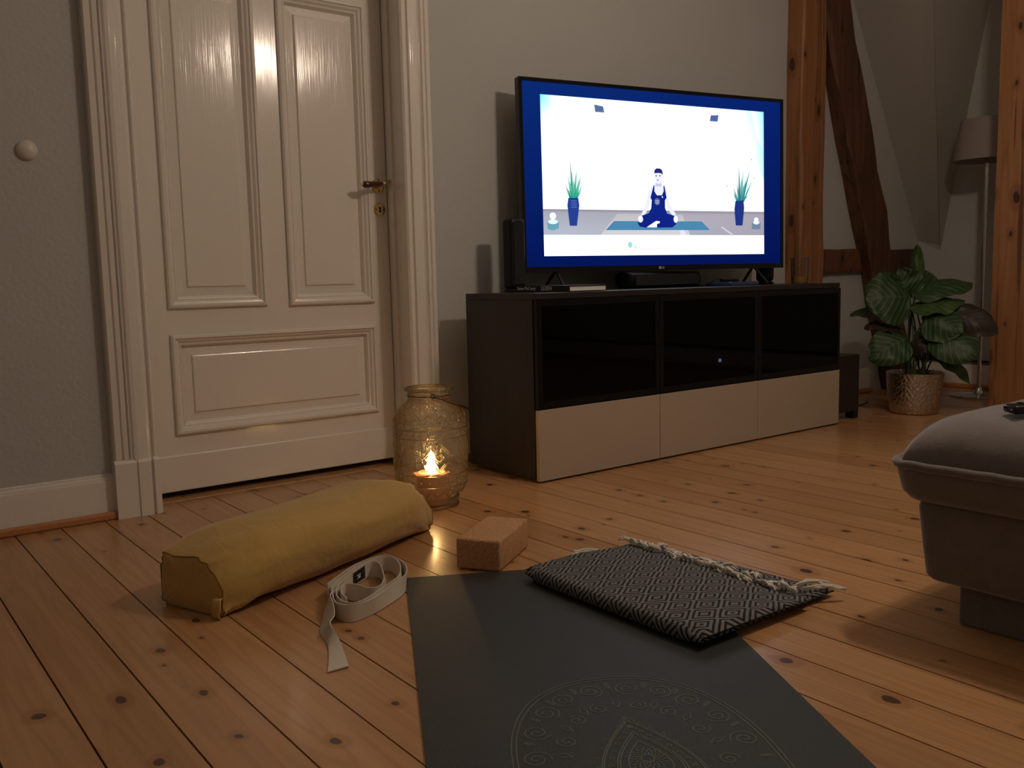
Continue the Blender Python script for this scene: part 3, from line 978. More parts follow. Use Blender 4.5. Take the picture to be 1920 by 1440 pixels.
# ------------------------------------------------------------------ things on the cabinet
def tower(name, cx_, cy_, label):
    t = thing(name, label, 'speaker', (cx_, cy_, CH), 'satellite speakers beside the television')
    bm = nb()
    lathe(bm, [(0, 0), (0.040, 0), (0.040, 0.006), (0.036, 0.012), (0.02, 0.014)], (cx_, cy_, CH), 32)
    obj('base', bm, 'black_plastic', t, smooth=True, auto=40)
    boxobj('body', 'black_plastic', t, cx_ - 0.034, cx_ + 0.034, cy_ - 0.030, cy_ + 0.030, CH + 0.013, CH + 0.272, bev=0.014, seg=4)
    boxobj('grille', 'black_cloth', t, cx_ - 0.024, cx_ + 0.024, cy_ - 0.032, cy_ - 0.029, CH + 0.03, CH + 0.255, bev=0.001)
    return t
tower('satellite_speaker', 2.090, 2.688, 'narrow black upright speaker left of the television')
tower('satellite_speaker', 3.505, 2.62, 'narrow black upright speaker behind the right television edge')
cs = thing('centre_speaker', 'long low black speaker lying under the television', 'speaker', (2.83, 2.62, CH))
bm = nb()
R = []
for xx in (2.60, 2.604, 3.012, 3.018):
    k = 1.0 if 2.603 < xx < 3.015 else 0.9
    R.append([(xx, 2.63 + 0.05 * k * math.copysign(abs(math.cos(a_)) ** 0.6, math.cos(a_)), CH + 0.034 + 0.033 * k * math.copysign(abs(math.sin(a_)) ** 0.6, math.sin(a_))) for a_ in [2 * math.pi * q / 24 for q in range(24)]])
loft(bm, R)
obj('body', bm, 'black_plastic', cs, smooth=True, auto=40)
boxobj('grille', 'black_cloth', cs, 2.62, 3.0, 2.576, 2.583, CH + 0.012, CH + 0.056, bev=0.001)
st = boxobj('set_top_box', 'set_top_reflection_blue', None, 3.02, 3.20, 2.42, 2.56, CH + 0.0005, CH + 0.017, bev=0.004)
tag(st, 'flat glossy dark box with painted blue screen reflection on the cabinet under the right television half', 'box')
us = thing('streaming_stick', 'thin black stick with a curled cable on top of the flat box', 'media stick', (3.09, 2.50, CH + 0.017))
boxobj('casing', 'black_plastic', us, 3.055, 3.155, 2.49, 2.515, CH + 0.0175, CH + 0.029, bev=0.003)
bm = nb()
tube(bm, catmull([(3.056, 2.50, CH + 0.024), (3.03, 2.50, CH + 0.034), (3.005, 2.505, CH + 0.027), (2.998, 2.53, CH + 0.008), (3.0, 2.60, CH + 0.004)], 6), 0.0022, 6)
obj('cable', bm, 'black_plastic', us, smooth=True)

# the book: spine towards the left front, page edges towards the right front
bk = thing('hardcover_book', 'black hardcover book with white lettering lying at the left end of the cabinet', 'book', (2.12, 2.36, CH))
BA = math.radians(-88)
BMX = Matrix.Translation((2.066, 2.352, CH + 0.001)) @ Matrix.Rotation(BA, 4, 'Z')
BL, BWd, BT = 0.285, 0.185, 0.022
# local: spine along -x at y=0 face; pages show on the x=0 side
bm = nb()
box(bm, -BL, 0, 0, BWd, 0, 0.0025, mtx=BMX); box(bm, -BL, 0, 0, BWd, BT - 0.0025, BT, mtx=BMX); box(bm, -BL, 0, 0, 0.003, 0.0025, BT - 0.0025, mtx=BMX)
obj('cover', bm, 'black_plastic', bk)
bm = nb()
box(bm, -BL + 0.004, -0.004, 0.004, BWd - 0.004, 0.003, BT - 0.003, mtx=BMX)
obj('page_block', bm, 'paper', bk)
bm = nb()
TX = BMX @ Matrix.Translation((-BL + 0.008, -0.0004, 0.0075)) @ Matrix.Rotation(math.radians(90), 4, 'X')
text_mesh(bm, 'Steve McCurry', 0.0165, TX)
obj('author_lettering', bm, 'print_white', bk, keep=True)
bm = nb()
TX = BMX @ Matrix.Translation((-BL + 0.138, -0.0004, 0.0055)) @ Matrix.Rotation(math.radians(90), 4, 'X')
text_mesh(bm, 'LESEN', 0.021, TX)
obj('title_lettering', bm, 'print_white', bk, keep=True)

# tumbler with an amber candle
gj = thing('glass_tumbler', 'clear glass tumbler with an amber candle on the right end of the cabinet', 'candle glass', (3.50, 2.43, CH))
bm = nb()
lathe(bm, [(0.0, 0.0), (0.036, 0.0), (0.038, 0.004), (0.041, 0.115), (0.0395, 0.115), (0.0365, 0.006), (0.0, 0.006)], (3.50, 2.43, CH), 36)
obj('glass', bm, 'clear_glass', gj, smooth=True, auto=40)
bm = nb()
lathe(bm, [(0, 0.007), (0.034, 0.007), (0.035, 0.032), (0, 0.032)], (3.50, 2.43, CH), 28)
obj('candle_wax', bm, 'amber_wax', gj, smooth=True, auto=40)

# ------------------------------------------------------------------ lantern
LC = (1.468, 2.328, 0.0)
lt = thing('glass_lantern', 'amber pressed-glass lantern with wire handle and burning candle beside the cabinet', 'lantern', LC)
gp = [(0.0, 0.006), (0.088, 0.004), (0.093, 0.010), (0.093, 0.028), (0.089, 0.034), (0.097, 0.040), (0.113, 0.052), (0.124, 0.072), (0.1275, 0.095), (0.1275, 0.255), (0.125, 0.275), (0.115, 0.297), (0.097, 0.314), (0.080, 0.324), (0.074, 0.332), (0.073, 0.352), (0.079, 0.357), (0.081, 0.363), (0.078, 0.369), (0.071, 0.369)]
gp = [(r_ * 0.885, z_) for r_, z_ in gp]
bm = nb()
lathe(bm, gp, LC, 72)
obj('glass_body', bm, 'amber_glass', lt, smooth=True)


def rad_at(z):
    for (r0, z0), (r1, z1) in zip(gp[1:], gp[2:]):
        if z0 <= z <= z1 and z1 > z0:
            return r0 + (r1 - r0) * (z - z0) / (z1 - z0)
    return 0.1128


def onglass(a_, z, d=0.0):
    r = rad_at(z) + d
    return (LC[0] + r * math.cos(a_), LC[1] + r * math.sin(a_), z)


for z in (0.006, 0.030, 0.074, 0.112, 0.222, 0.248, 0.363):
    bm = nb()
    rr = 0.0055 if z in (0.363,) else (0.0045 if z < 0.05 else 0.0017)
    tube(bm, [onglass(2 * math.pi * k / 64, z) for k in range(64)], rr, 8, closed=True)
    obj('glass_ring', bm, 'amber_relief', lt, smooth=True)
def zigzag(z0, z1, n, name, r=0.0021, ph=0.0):
    bm = nb()
    pts = []
    for k in range(2 * n):
        for s in range(3):
            t = (k + s / 3) / (2 * n)
            f_ = s / 3
            zz = (z0 + (z1 - z0) * f_) if k % 2 == 0 else (z1 + (z0 - z1) * f_)
            pts.append(onglass(2 * math.pi * t + ph, zz, 0.0005))
    tube(bm, pts, r, 6, closed=True)
    obj(name, bm, 'amber_relief', lt, smooth=True)
zigzag(0.275, 0.296, 16, 'zigzag_band', 0.0017); zigzag(0.265, 0.284, 16, 'zigzag_band', 0.0012)
zigzag(0.042, 0.060, 16, 'zigzag_band', 0.0017); zigzag(0.050, 0.068, 16, 'zigzag_band', 0.0012)
cama = math.atan2(-LC[1], -LC[0])
for k in range(4):
    ac = cama + 0.22 + k * math.pi / 2
    for s in (1.0, 0.82, 0.30):
        bm = nb()
        hw, hz_ = 0.40 * s, 0.046 * s
        cs_ = [(ac, 0.167 + hz_), (ac + hw, 0.167), (ac, 0.167 - hz_), (ac - hw, 0.167)]
        pts = []
        for q in range(4):
            a0_, a1_ = cs_[q], cs_[(q + 1) % 4]
            for e_ in range(5):
                t = e_ / 5
                pts.append(onglass(a0_[0] + (a1_[0] - a0_[0]) * t, a0_[1] + (a1_[1] - a0_[1]) * t, 0.0005))
        tube(bm, pts, 0.0014, 6, closed=True)
        obj('diamond_relief', bm, 'amber_relief', lt, smooth=True)
# small raised knobs between the bands
bm = nb()
for row, (z, n_) in enumerate(((0.092, 26), (0.235, 30))):
    for k in range(n_):
        p = onglass(2 * math.pi * (k + 0.5 * row) / n_, z)
        bmesh.ops.create_icosphere(bm, subdivisions=1, radius=0.0030, matrix=Matrix.Translation(p))
kn = obj('raised_knobs', bm, 'amber_relief', lt, smooth=True)
kn['kind'] = 'stuff'
# wire collar and drooping bail handle
bm = nb()
tube(bm, [(LC[0] + 0.0665 * math.cos(2 * math.pi * k / 40), LC[1] + 0.0665 * math.sin(2 * math.pi * k / 40), 0.344) for k in range(40)], 0.0016, 6, closed=True)
for ang in (cama + 0.15, cama + 0.15 + math.pi):
    c_ = Vector((LC[0] + 0.071 * math.cos(ang), LC[1] + 0.071 * math.sin(ang), 0.346))
    tg = Vector((-math.sin(ang), math.cos(ang), 0))
    tube(bm, [c_ + tg * 0.006 * math.cos(q) + Vector((0, 0, 0.006 * math.sin(q))) for q in [2 * math.pi * s / 12 for s in range(12)]], 0.0016, 6, closed=True)
obj('wire_collar', bm, 'wire_dark', lt, smooth=True)
bm = nb()
A0 = cama + 0.15
e0 = Vector((LC[0] + 0.074 * math.cos(A0), LC[1] + 0.074 * math.sin(A0), 0.346))
e1 = Vector((LC[0] + 0.074 * math.cos(A0 + math.pi), LC[1] + 0.074 * math.sin(A0 + math.pi), 0.346))
side = Vector((math.cos(A0 + math.pi / 2), math.sin(A0 + math.pi / 2), 0))
pts = []
for k in range(25):
    t = k / 24
    c_ = e0.lerp(e1, t)
    s_ = math.sin(math.pi * t)
    pts.append(c_ + side * 0.128 * s_ ** 0.8 + Vector((0, 0, -0.055 * s_ ** 0.8)))
tube(bm, pts, 0.0019, 6)
obj('wire_handle', bm, 'wire_dark', lt, smooth=True)
# candle
cn = thing('pillar_candle', 'thick salmon pink pillar candle burning inside the glass lantern', 'candle', (LC[0], LC[1], 0.008))
bm = nb()
lathe(bm, [(0, 0.008), (0.045, 0.008), (0.0455, 0.012), (0.0455, 0.100), (0.042, 0.104), (0.036, 0.100), (0.012, 0.096), (0, 0.095)], LC, 40)
obj('wax_body', bm, 'wax', cn, smooth=True, auto=45)
bm = nb()
tube(bm, [(LC[0], LC[1], 0.094), (LC[0] + 0.001, LC[1], 0.108)], 0.0012, 6)
obj('wick', bm, 'dark_hole', cn)
bm = nb()
lathe(bm, [(0, 0.100), (0.008, 0.105), (0.0135, 0.116), (0.0125, 0.130), (0.008, 0.148), (0.003, 0.165), (0, 0.173)], LC, 20)
obj('candle_flame', bm, 'flame', cn, smooth=True)
cl = point_lamp('candle_light', (LC[0], LC[1], 0.135), 3.0, (1.0, 0.60, 0.26), 0.010)

# ------------------------------------------------------------------ bolster
BC0, BC1 = Vector((0.588, 1.898, 0)), Vector((1.268, 2.168, 0))
ax = (BC1 - BC0).normalized(); L = (BC1 - BC0).length
sd = Vector((-ax.y, ax.x, 0))
bo = thing('yoga_bolster', 'mustard yellow cotton yoga bolster lying in front of the door', 'bolster', (BC0 + BC1) / 2)
NR, NS = 40, 64


def bol(t, th):
    """t along the axis 0..1, th around"""
    e = min(t, 1 - t)
    k = 1 - (1 - min(1, e / 0.24)) ** 2.2
    hw = 0.096 + 0.030 * k
    hh = 0.060 + 0.024 * k
    ex = 2 / (6.5 - 4.1 * k ** 0.7)
    c, s = math.cos(th), math.sin(th)
    y = hw * math.copysign(abs(c) ** ex, c)
    z = hh * math.copysign(abs(s) ** ex, s)
    sp_ = max(0.0, z / hh) * (1 - k)
    y = y * (1 - 0.24 * sp_) + 0.024 * sp_
    p = Vector((t * L, y, z))
    # creases that fade from the gathered ends
    f = math.exp(-e / 0.06)
    wv_ = mnoise.noise(Vector((t * 5.0, th * 2.2, 1.3))) * 0.006 + mnoise.noise(Vector((t * 11.0, th * 5.0, 7.3))) * 0.005 * (0.4 + f)
    wv_ += 0.010 * math.exp(-e / 0.10) * (1 - math.exp(-e / 0.02)) * mnoise.noise(Vector((t * 16.0, th * 2.4, 2.3)))
    wv_ += 0.007 * f * mnoise.noise(Vector((3.1 if t < 0.5 else 9.1, th * 3.0, 0.5)))
    r = Vector((0, y, z)).normalized()
    p += r * wv_
    bow = 0.014 * math.sin(math.pi * t)
    w_ = BC0 + ax * p.x + sd * (p.y - bow) + Vector((0, 0, max(p.z + hh * 0.96, 0.0015)))
    return w_


bm = nb()
RR = []
ts = [0.5 - 0.5 * math.cos(math.pi * i_ / NR) * (1.0) for i_ in range(NR + 1)]
loft(bm, [[bol(t, 2 * math.pi * k / NS) for k in range(NS)] for t in ts], cap=False)
# slightly bulging end caps
for end in (0.0, 1.0):
    ring0 = [bol(end, 2 * math.pi * k / NS) for k in range(NS)]
    cen_ = sum(ring0, Vector()) / NS
    out = -ax if end == 0 else ax
    rr_ = [ring0]
    for f_, b_o in ((0.93, 0.004), (0.8, 0.006), (0.55, 0.010), (0.28, 0.012)):
        rr_.append([cen_.lerp(p, f_) + out * (b_o + 0.003 * mnoise.noise(p * 30 * f_)) for p in ring0])
    Rv = loft(bm, rr_, cap=False)
    bm.faces.new(Rv[-1] if end else Rv[-1][::-1])
bmesh.ops.remove_doubles(bm, verts=bm.verts[:], dist=1e-5)
obj('cover', bm, 'mustard_cotton', bo, smooth=True, auto=60)
for end in (0.0, 1.0):
    bm = nb()
    out = -ax if end == 0 else ax
    tube(bm, [bol(end, 2 * math.pi * k / NS) + out * 0.001 for k in range(NS)], 0.0016, 6, closed=True)
    obj('end_seam', bm, 'mustard_seam', bo, smooth=True)
# folded carry loop at the near corner of the end
bm = nb()
cb = bol(0.0, math.radians(-140)) - ax * 0.004
pts = catmull([cb + Vector((0, 0, -0.012)), cb - ax * 0.012 - sd * 0.004 + Vector((0, 0, 0.002)), cb - ax * 0.014 - sd * 0.010 + Vector((0, 0, 0.020)), cb - ax * 0.006 - sd * 0.004 + Vector((0, 0, 0.034)), cb + ax * 0.004 + Vector((0, 0, 0.036))], 6)
rings_ = []
for q, p in enumerate(pts):
    wd = sd * 0.011
    rings_.append([p - wd, p + wd, p + wd - ax * 0.003, p - wd - ax * 0.003])
loft(bm, rings_)
obj('corner_loop', bm, 'mustard_cotton', bo, smooth=True, auto=50)

# ------------------------------------------------------------------ cork block
BX = Matrix.Translation((1.230, 1.663, 0)) @ Matrix.Rotation(math.radians(33.0), 4, 'Z')
bm = nb()
box(bm, 0.0, 0.215, 0.0, 0.112, 0.0008, 0.076, bev=0.0065, seg=3, mtx=BX)
tag(obj('yoga_block', bm, 'cork', None, smooth=True, auto=40), 'brown cork yoga block standing at the far mat edge', 'yoga block')

# ------------------------------------------------------------------ yoga mat
mu, mv = Vector((0.874, -0.486, 0)), Vector((0.486, 0.874, 0))
MO = Vector((1.036, 1.768, 0))
def mp(u_, v_, z=0.0):
    return MO + mu * u_ + mv * v_ + Vector((0, 0, z))
MW, ML, MT = 0.613, 1.83, 0.0045
ym = thing('yoga_mat', 'dark charcoal yoga mat with a faint ornamental print on the floor', 'yoga mat', mp(MW / 2, -ML / 2))
bm = nb()
uvl = bm.loops.layers.uv.new('UVMap')
nu, nv = 12, 36
def mz(u_, v_):
    return MT + 0.0006 * mnoise.noise(Vector((u_ * 4, v_ * 4, 0)))
G = [[bm.verts.new(mp(MW * a_ / nu, -ML * b_ / nv, mz(MW * a_ / nu, -ML * b_ / nv))) for a_ in range(nu + 1)] for b_ in range(nv + 1)]
for b_ in range(nv):
    for a_ in range(nu):
        f = bm.faces.new((G[b_][a_], G[b_ + 1][a_], G[b_ + 1][a_ + 1], G[b_][a_ + 1]))
        for lp, (aa, bb) in zip(f.loops, ((a_, b_), (a_, b_ + 1), (a_ + 1, b_ + 1), (a_ + 1, b_))):
            lp[uvl].uv = (aa / nu * MW * 1.6, bb / nv * ML)
edge = [G[0][a_] for a_ in range(nu + 1)] + [G[b_][nu] for b_ in range(1, nv + 1)] + [G[nv][a_] for a_ in range(nu - 1, -1, -1)] + [G[b_][0] for b_ in range(nv - 1, 0, -1)]
low = [bm.verts.new((v_.co.x, v_.co.y, 0.0003)) for v_ in edge]
for k in range(len(edge)):
    l_ = (k + 1) % len(edge)
    bm.faces.new((edge[k], low[k], low[l_], edge[l_]))
bm.faces.new(low)
obj('mat_sheet', bm, 'mat_rubber', ym)
# ornamental line print
PM = nb()
def ribbon(pts, wdt=0.0016):
    pts = [Vector(p) for p in pts]
    A, B = [], []
    for i_, p in enumerate(pts):
        d_ = pts[min(i_ + 1, len(pts) - 1)] - pts[max(i_ - 1, 0)]
        if d_.length < 1e-9:
            d_ = Vector((1, 0))
        n_ = Vector((-d_.y, d_.x)).normalized() * wdt / 2
        A.append(PM.verts.new(mp(p.x + n_.x, p.y + n_.y, mz(p.x, p.y) + 0.0005)))
        B.append(PM.verts.new(mp(p.x - n_.x, p.y - n_.y, mz(p.x, p.y) + 0.0005)))
    for i_ in range(len(pts) - 1):
        PM.faces.new((A[i_], A[i_ + 1], B[i_ + 1], B[i_]))
OC = Vector((0.312, -0.895))
def arch(rx, ry, t):
    c, s = math.cos(t), math.sin(t)
    e_ = 0.86
    return Vector((OC.x + rx * math.copysign(abs(c) ** e_, c), OC.y + ry * math.copysign(abs(s) ** e_, s)))
def closed(fn, n_=90):
    return [fn(2 * math.pi * k / n_) for k in range(n_ + 1)]
for rx, ry in ((0.192, 0.290), (0.185, 0.281)):
    ribbon(closed(lambda t: arch(rx, ry, t)), 0.0020)
def spiral(c, r, a0, turns, sgn, wdt=0.0018):
    ribbon([Vector((c.x + r * (1 - 0.88 * k / 26) * math.cos(a0 + sgn * 2 * math.pi * turns * k / 26), c.y + r * (1 - 0.88 * k / 26) * math.sin(a0 + sgn * 2 * math.pi * turns * k / 26))) for k in range(27)], wdt)
NS_ = 20
for k in range(NS_):
    t = 2 * math.pi * (k + 0.5) / NS_
    c = arch(0.158, 0.246, t)
    spiral(c, 0.0225, t + math.pi, 1.9, 1 if k % 2 else -1)
    c2 = arch(0.158, 0.246, t + math.pi / NS_)
    c3 = arch(0.174, 0.270, t + math.pi / NS_)
    ribbon([c2 + (c3 - c2) * 0.0, c2 + (c3 - c2) * 0.5 + Vector((0.006, 0)), c3])
    for q in range(3):
        cc2 = c2.lerp(c3, 0.25 + q * 0.3)
        ribbon([cc2 + Vector((0.0028 * math.cos(a_), 0.0028 * math.sin(a_))) for a_ in [2 * math.pi * z_ / 8 for z_ in range(9)]], 0.0014)
for k in range(14):
    t = 2 * math.pi * k / 14
    c = arch(0.112, 0.186, t)
    spiral(c, 0.0165, t, 1.6, -1 if k % 2 else 1)
    c2 = arch(0.118, 0.194, t + math.pi / 14)
    d_ = (c2 - OC).normalized(); n_ = Vector((-d_.y, d_.x))
    ribbon([c2 - d_ * 0.014, c2 + n_ * 0.006, c2 + d_ * 0.016, c2 - n_ * 0.006, c2 - d_ * 0.014])
# pointed drop in the middle with an eye
EC = Vector((0.312, -0.872))
def drop(s):
    out = []
    for k in range(61):
        t = math.pi * 2 * k / 60
        # teardrop with its point up
        out.append(Vector((EC.x + 0.098 * s * math.sin(t) * math.sin(t / 2) ** 1.1, EC.y - 0.02 * s + s * (0.118 * math.cos(t) + 0.02))))
    return out
for s in (1.0, 0.95, 0.66, 0.60, 0.42):
    ribbon(drop(s), 0.0019)
dd = drop(0.80)
for k in range(0, 60, 2):
    ribbon([dd[k] + Vector((0.003 * math.cos(a_), 0.003 * math.sin(a_))) for a_ in [2 * math.pi * z_ / 8 for z_ in range(9)]], 0.0014)
dd = drop(1.0)
for k in range(0, 60, 2):
    d_ = (dd[k] - EC).normalized()
    n_ = Vector((-d_.y, d_.x))
    ribbon([dd[k] - n_ * 0.004, dd[k] + d_ * 0.010, dd[k] + n_ * 0.004], 0.0014)
for k in range(18):
    t = 2 * math.pi * k / 18
    d_ = Vector((math.cos(t), math.sin(t)))
    n_ = Vector((-d_.y, d_.x))
    for r0, r1, w0 in ((0.008, 0.020, 0.003), (0.019, 0.033, 0.004)):
        ribbon([EC + d_ * r0, EC + d_ * (r0 + r1) / 2 + n_ * w0, EC + d_ * r1, EC + d_ * (r0 + r1) / 2 - n_ * w0, EC + d_ * r0], 0.0014)
pr_ = obj('ornament_print', PM, 'mat_print', ym)

# ------------------------------------------------------------------ strap
def strip(bm, left, right, th=0.0022):
    """thick ribbon between two edge polylines"""
    n_ = len(left)
    R_ = []
    for i_ in range(n_):
        a_, b2 = left[i_], right[i_]
        d_ = (left[min(i_ + 1, n_ - 1)] - left[max(i_ - 1, 0)]) + (right[min(i_ + 1, n_ - 1)] - right[max(i_ - 1, 0)])
        nn_ = d_.cross(b2 - a_).normalized() * th / 2
        R_.append([a_ + nn_, b2 + nn_, b2 - nn_, a_ - nn_])
    loft(bm, R_)
ss = thing('yoga_strap', 'cream cotton yoga strap loosely coiled with its end trailing beside the mat', 'strap', (0.93, 1.74, 0))
coil = [(0.846, 1.65), (0.853, 1.691), (0.886, 1.736), (0.904, 1.715), (0.914, 1.677), (0.941, 1.679), (0.985, 1.735), (1.013, 1.808), (1.001, 1.838), (0.936, 1.797), (0.877, 1.744), (0.843, 1.692), (0.832, 1.64), (0.847, 1.619), (0.893, 1.632), (0.968, 1.68), (1.011, 1.712), (1.049, 1.781), (1.058, 1.84), (1.028, 1.852), (0.968, 1.829), (0.902, 1.781), (0.856, 1.735), (0.830, 1.690), (0.820, 1.636), (0.840, 1.608), (0.895, 1.621), (0.974, 1.669), (1.020, 1.705), (1.058, 1.776), (1.068, 1.846), (1.030, 1.864), (0.964, 1.841), (0.895, 1.792), (0.855, 1.757)]
coil = [(x_ - 0.021, y_ + 0.003, 0) for x_, y_ in coil]
coil = catmull(coil, 6)
top, bot = [], []
for i_, p in enumerate(coil):
    lean = Vector((mnoise.noise(Vector((i_ * 0.12, 0, 3))), mnoise.noise(Vector((i_ * 0.12, 5, 3))), 0)) * 0.006
    bot.append(p + Vector((0, 0, 0.0012)) - lean)
    top.append(p + Vector((0, 0, 0.0375)) + lean)
tl = [(0.838, 1.718, 0.004), (0.792, 1.690, 0.004), (0.770, 1.655, 0.003), (0.738, 1.600, 0.002), (0.728, 1.552, 0.002), (0.706, 1.497, 0.0018), (0.667, 1.424, 0.0018)]
trr = [(0.850, 1.728, 0.038), (0.812, 1.700, 0.038), (0.792, 1.648, 0.036), (0.766, 1.592, 0.034), (0.744, 1.566, 0.030), (0.738, 1.515, 0.012), (0.707, 1.420, 0.003)]
tlc, trc = catmull(tl, 6), catmull(trr, 6)
bm = nb()
strip(bm, bot, top)
obj('coil', bm, 'cotton_web', ss, smooth=True, auto=50)
bm = nb()
strip(bm, tlc, trc)
obj('loose_end', bm, 'cotton_web', ss, smooth=True, auto=50)
# woven black label sewn inside the loop
k0 = 26
bm = nb()
i0 = 50
def coil_at(i_):
    return bot[i_], top[i_]
L0, L1 = [], []
for i_ in range(i0, i0 + 5):
    b2, t2 = bot[i_], top[i_]
    d_ = (bot[i_ + 1] - bot[i_ - 1]).normalized()
    nrm = d_.cross(Vector((0, 0, 1)))
    sidev = nrm * 0.0022
    if (b2 + sidev - Vector((0, 0, 0.685))).length > (b2 - sidev - Vector((0, 0, 0.685))).length:
        sidev = -sidev
    L0.append(b2.lerp(t2, 0.12) + sidev); L1.append(b2.lerp(t2, 0.90) + sidev)
strip(bm, L0, L1, 0.0008)
lb = obj('woven_label', bm, 'tag_black', ss)
bm = nb()
for f0, f1, r0, r1 in ((0.30, 0.48, 0.25, 0.62), (0.54, 0.62, 0.2, 0.85), (0.30, 0.36, 0.65, 0.8)):
    A_ = [L0[q].lerp(L1[q], f0) for q in (1, 2, 3)]
    B_ = [L0[q].lerp(L1[q], f1) for q in (1, 2, 3)]
    off = (Vector((0, 0, 0.685)) - A_[0]).normalized() * 0.0012
    a_, b2 = A_[0].lerp(A_[2], r0) + off, A_[0].lerp(A_[2], r1) + off
    c_, d2 = B_[0].lerp(B_[2], r1) + off, B_[0].lerp(B_[2], r0) + off
    bm.faces.new([bm.verts.new(p) for p in (a_, b2, c_, d2)])
obj('label_mark', bm, 'print_white', lb)

# ------------------------------------------------------------------ folded blanket
fb = thing('folded_blanket', 'folded black and grey diamond-woven blanket with white fringe lying across the mat corner', 'blanket', (1.46, 1.33, 0))


def sheet(name, x0, x1, y0, y1, z0, th, skr=0.0, seed=0, ed=0.011, warp=0.004, thin=0.0):
    """cushioned cloth layer: rounded rim all round, gently wavy"""
    bm = nb()
    uvl_ = bm.loops.layers.uv.new('UVMap')
    nx, ny = 44, 52

    def edgeprof(t):
        return t

    def P(a_, b_, side_):
        ux = a_ / nx; uy = b_ / ny
        X = x0 + (x1 - x0) * ux; Y = y0 + (y1 - y0) * uy
        tn = 1 - thin * max(0.0, min(1.0, (X - x1 + 0.16) / 0.15))
        e_ = min(X - x0, x1 - X, Y - y0, y1 - Y)
        k = min(1.0, e_ / ed)
        h_ = th / 2 * tn * math.sqrt(max(0.0, 1 - (1 - k) ** 2))
        wv_ = mnoise.noise(Vector((X * 5 + seed, Y * 5, seed))) * warp * 1.5 + mnoise.noise(Vector((X * 16, Y * 16 + seed, 2))) * warp * 0.35
        Xs = X + skr * (Y - y0) * ux + mnoise.noise(Vector((Y * 7, seed, 0))) * 0.005
        Ys = Y + mnoise.noise(Vector((X * 7, seed + 4, 0))) * 0.004
        zc = z0 + th / 2 * tn
        if side_ > 0:
            return Vector((Xs, Ys, max(zc + h_ + wv_ * k, 0.006)))
        return Vector((Xs, Ys, max(zc - h_ + max(0, wv_ * 0.3), 0.0055)))
    for side_ in (1, -1):
        Gd = [[bm.verts.new(P(a_, b_, side_)) for a_ in range(nx + 1)] for b_ in range(ny + 1)]
        for b_ in range(ny):
            for a_ in range(nx):
                f = bm.faces.new((Gd[b_][a_], Gd[b_][a_ + 1], Gd[b_ + 1][a_ + 1], Gd[b_ + 1][a_]))
                for lp, (aa, bb) in zip(f.loops, ((a_, b_), (a_ + 1, b_), (a_ + 1, b_ + 1), (a_, b_ + 1))):
                    lp[uvl_].uv = ((x0 + (x1 - x0) * aa / nx) * 1.25 + seed, (y0 + (y1 - y0) * bb / ny) * 1.25)
    bmesh.ops.remove_doubles(bm, verts=bm.verts[:], dist=1e-5)
    return obj(name, bm, 'diamond_weave', fb, smooth=True)


sheet('lower_layer', 1.245, 1.672, 1.062, 1.566, 0.0055, 0.014, seed=0.0, warp=0.0015, thin=0.2, skr=-0.10)
sheet('upper_layer', 1.232, 1.562, 1.048, 1.572, 0.0205, 0.018, seed=0.37, skr=0.015, warp=0.003, thin=0.72)
# rounded fold joining both layers along the mat side
bm = nb()
uvl_ = bm.loops.layers.uv.new('UVMap')
R_ = []
for b_ in range(41):
    Y = 1.052 + 0.515 * b_ / 40
    e_ = min(b_, 40 - b_) / 40
    k = min(1, 0.35 + e_ * 8)
    xo = 1.241 + mnoise.noise(Vector((Y * 7, 0.37, 0))) * 0.004
    R_.append([(xo + 0.014 * math.cos(t), Y, 0.0228 + 0.0165 * k * math.sin(t)) for t in [math.pi / 2 + math.pi * q / 10 for q in range(11)]])
Rv = loft(bm, R_, closed=False, cap=False)
for f in bm.faces:
    for lp in f.loops:
        lp[uvl_].uv = (lp.vert.co.z * 1.25 + 0.9, lp.vert.co.y * 1.25)
obj('fold_edge', bm, 'diamond_weave', fb, smooth=True)
# fringe tassels along the free edge of the top layer
def tassel(p, dirv, ln, seed):
    bm = nb()
    for s in range(4):
        pts = []
        for q in range(6):
            t = q / 5
            j = Vector((mnoise.noise(Vector((seed * 3.3, s * 2.1, q * 0.8))), mnoise.noise(Vector((seed * 1.9 + 7, s * 3.1, q * 0.8))), 0)) * 0.020 * t
            z_ = p.z + 0.0015 * s + 0.012 * math.sin(math.pi * t) * (0.6 + 0.4 * math.sin(seed)) - (p.z - 0.021) * t * 0.8
            pp = p + dirv * ln * t + j
            pts.append(Vector((pp.x, pp.y, z_)))
        tube(bm, pts, 0.0024, 5)
    obj('fringe_tassel', bm, 'fringe_wool', fb, smooth=True)
for k in range(34):
    Y = 1.075 + 0.487 * k / 33
    xx = 1.558 + 0.015 * (Y - 1.048)
    a_ = random.uniform(-1.9, 1.9)
    tassel(Vector((xx - 0.006, Y, 0.031)), Vector((math.cos(a_) * 0.9, math.sin(a_), 0)), random.uniform(0.026, 0.05), k * 1.0)
for p, dv, ln in (((1.580, 1.080, 0.030), (0.85, -0.45, 0), 0.095), ((1.575, 1.10, 0.030), (0.95, -0.35, 0), 0.09), ((1.565, 1.565, 0.030), (0.2, 0.9, 0), 0.055), ((1.46, 1.572, 0.024), (-0.75, 0.65, 0), 0.06), ((1.44, 1.572, 0.022), (-0.85, 0.45, 0), 0.055)):
    tassel(Vector(p), Vector(dv).normalized(), ln, ln * 300)

# ------------------------------------------------------------------ footstool
ot = thing('footstool', 'large taupe velvet footstool with piped cushion top at the right edge', 'footstool', (2.08, 0.50, 0))
OX0, OX1, OY0, OY1 = 1.642, 2.50, 0.10, 0.880


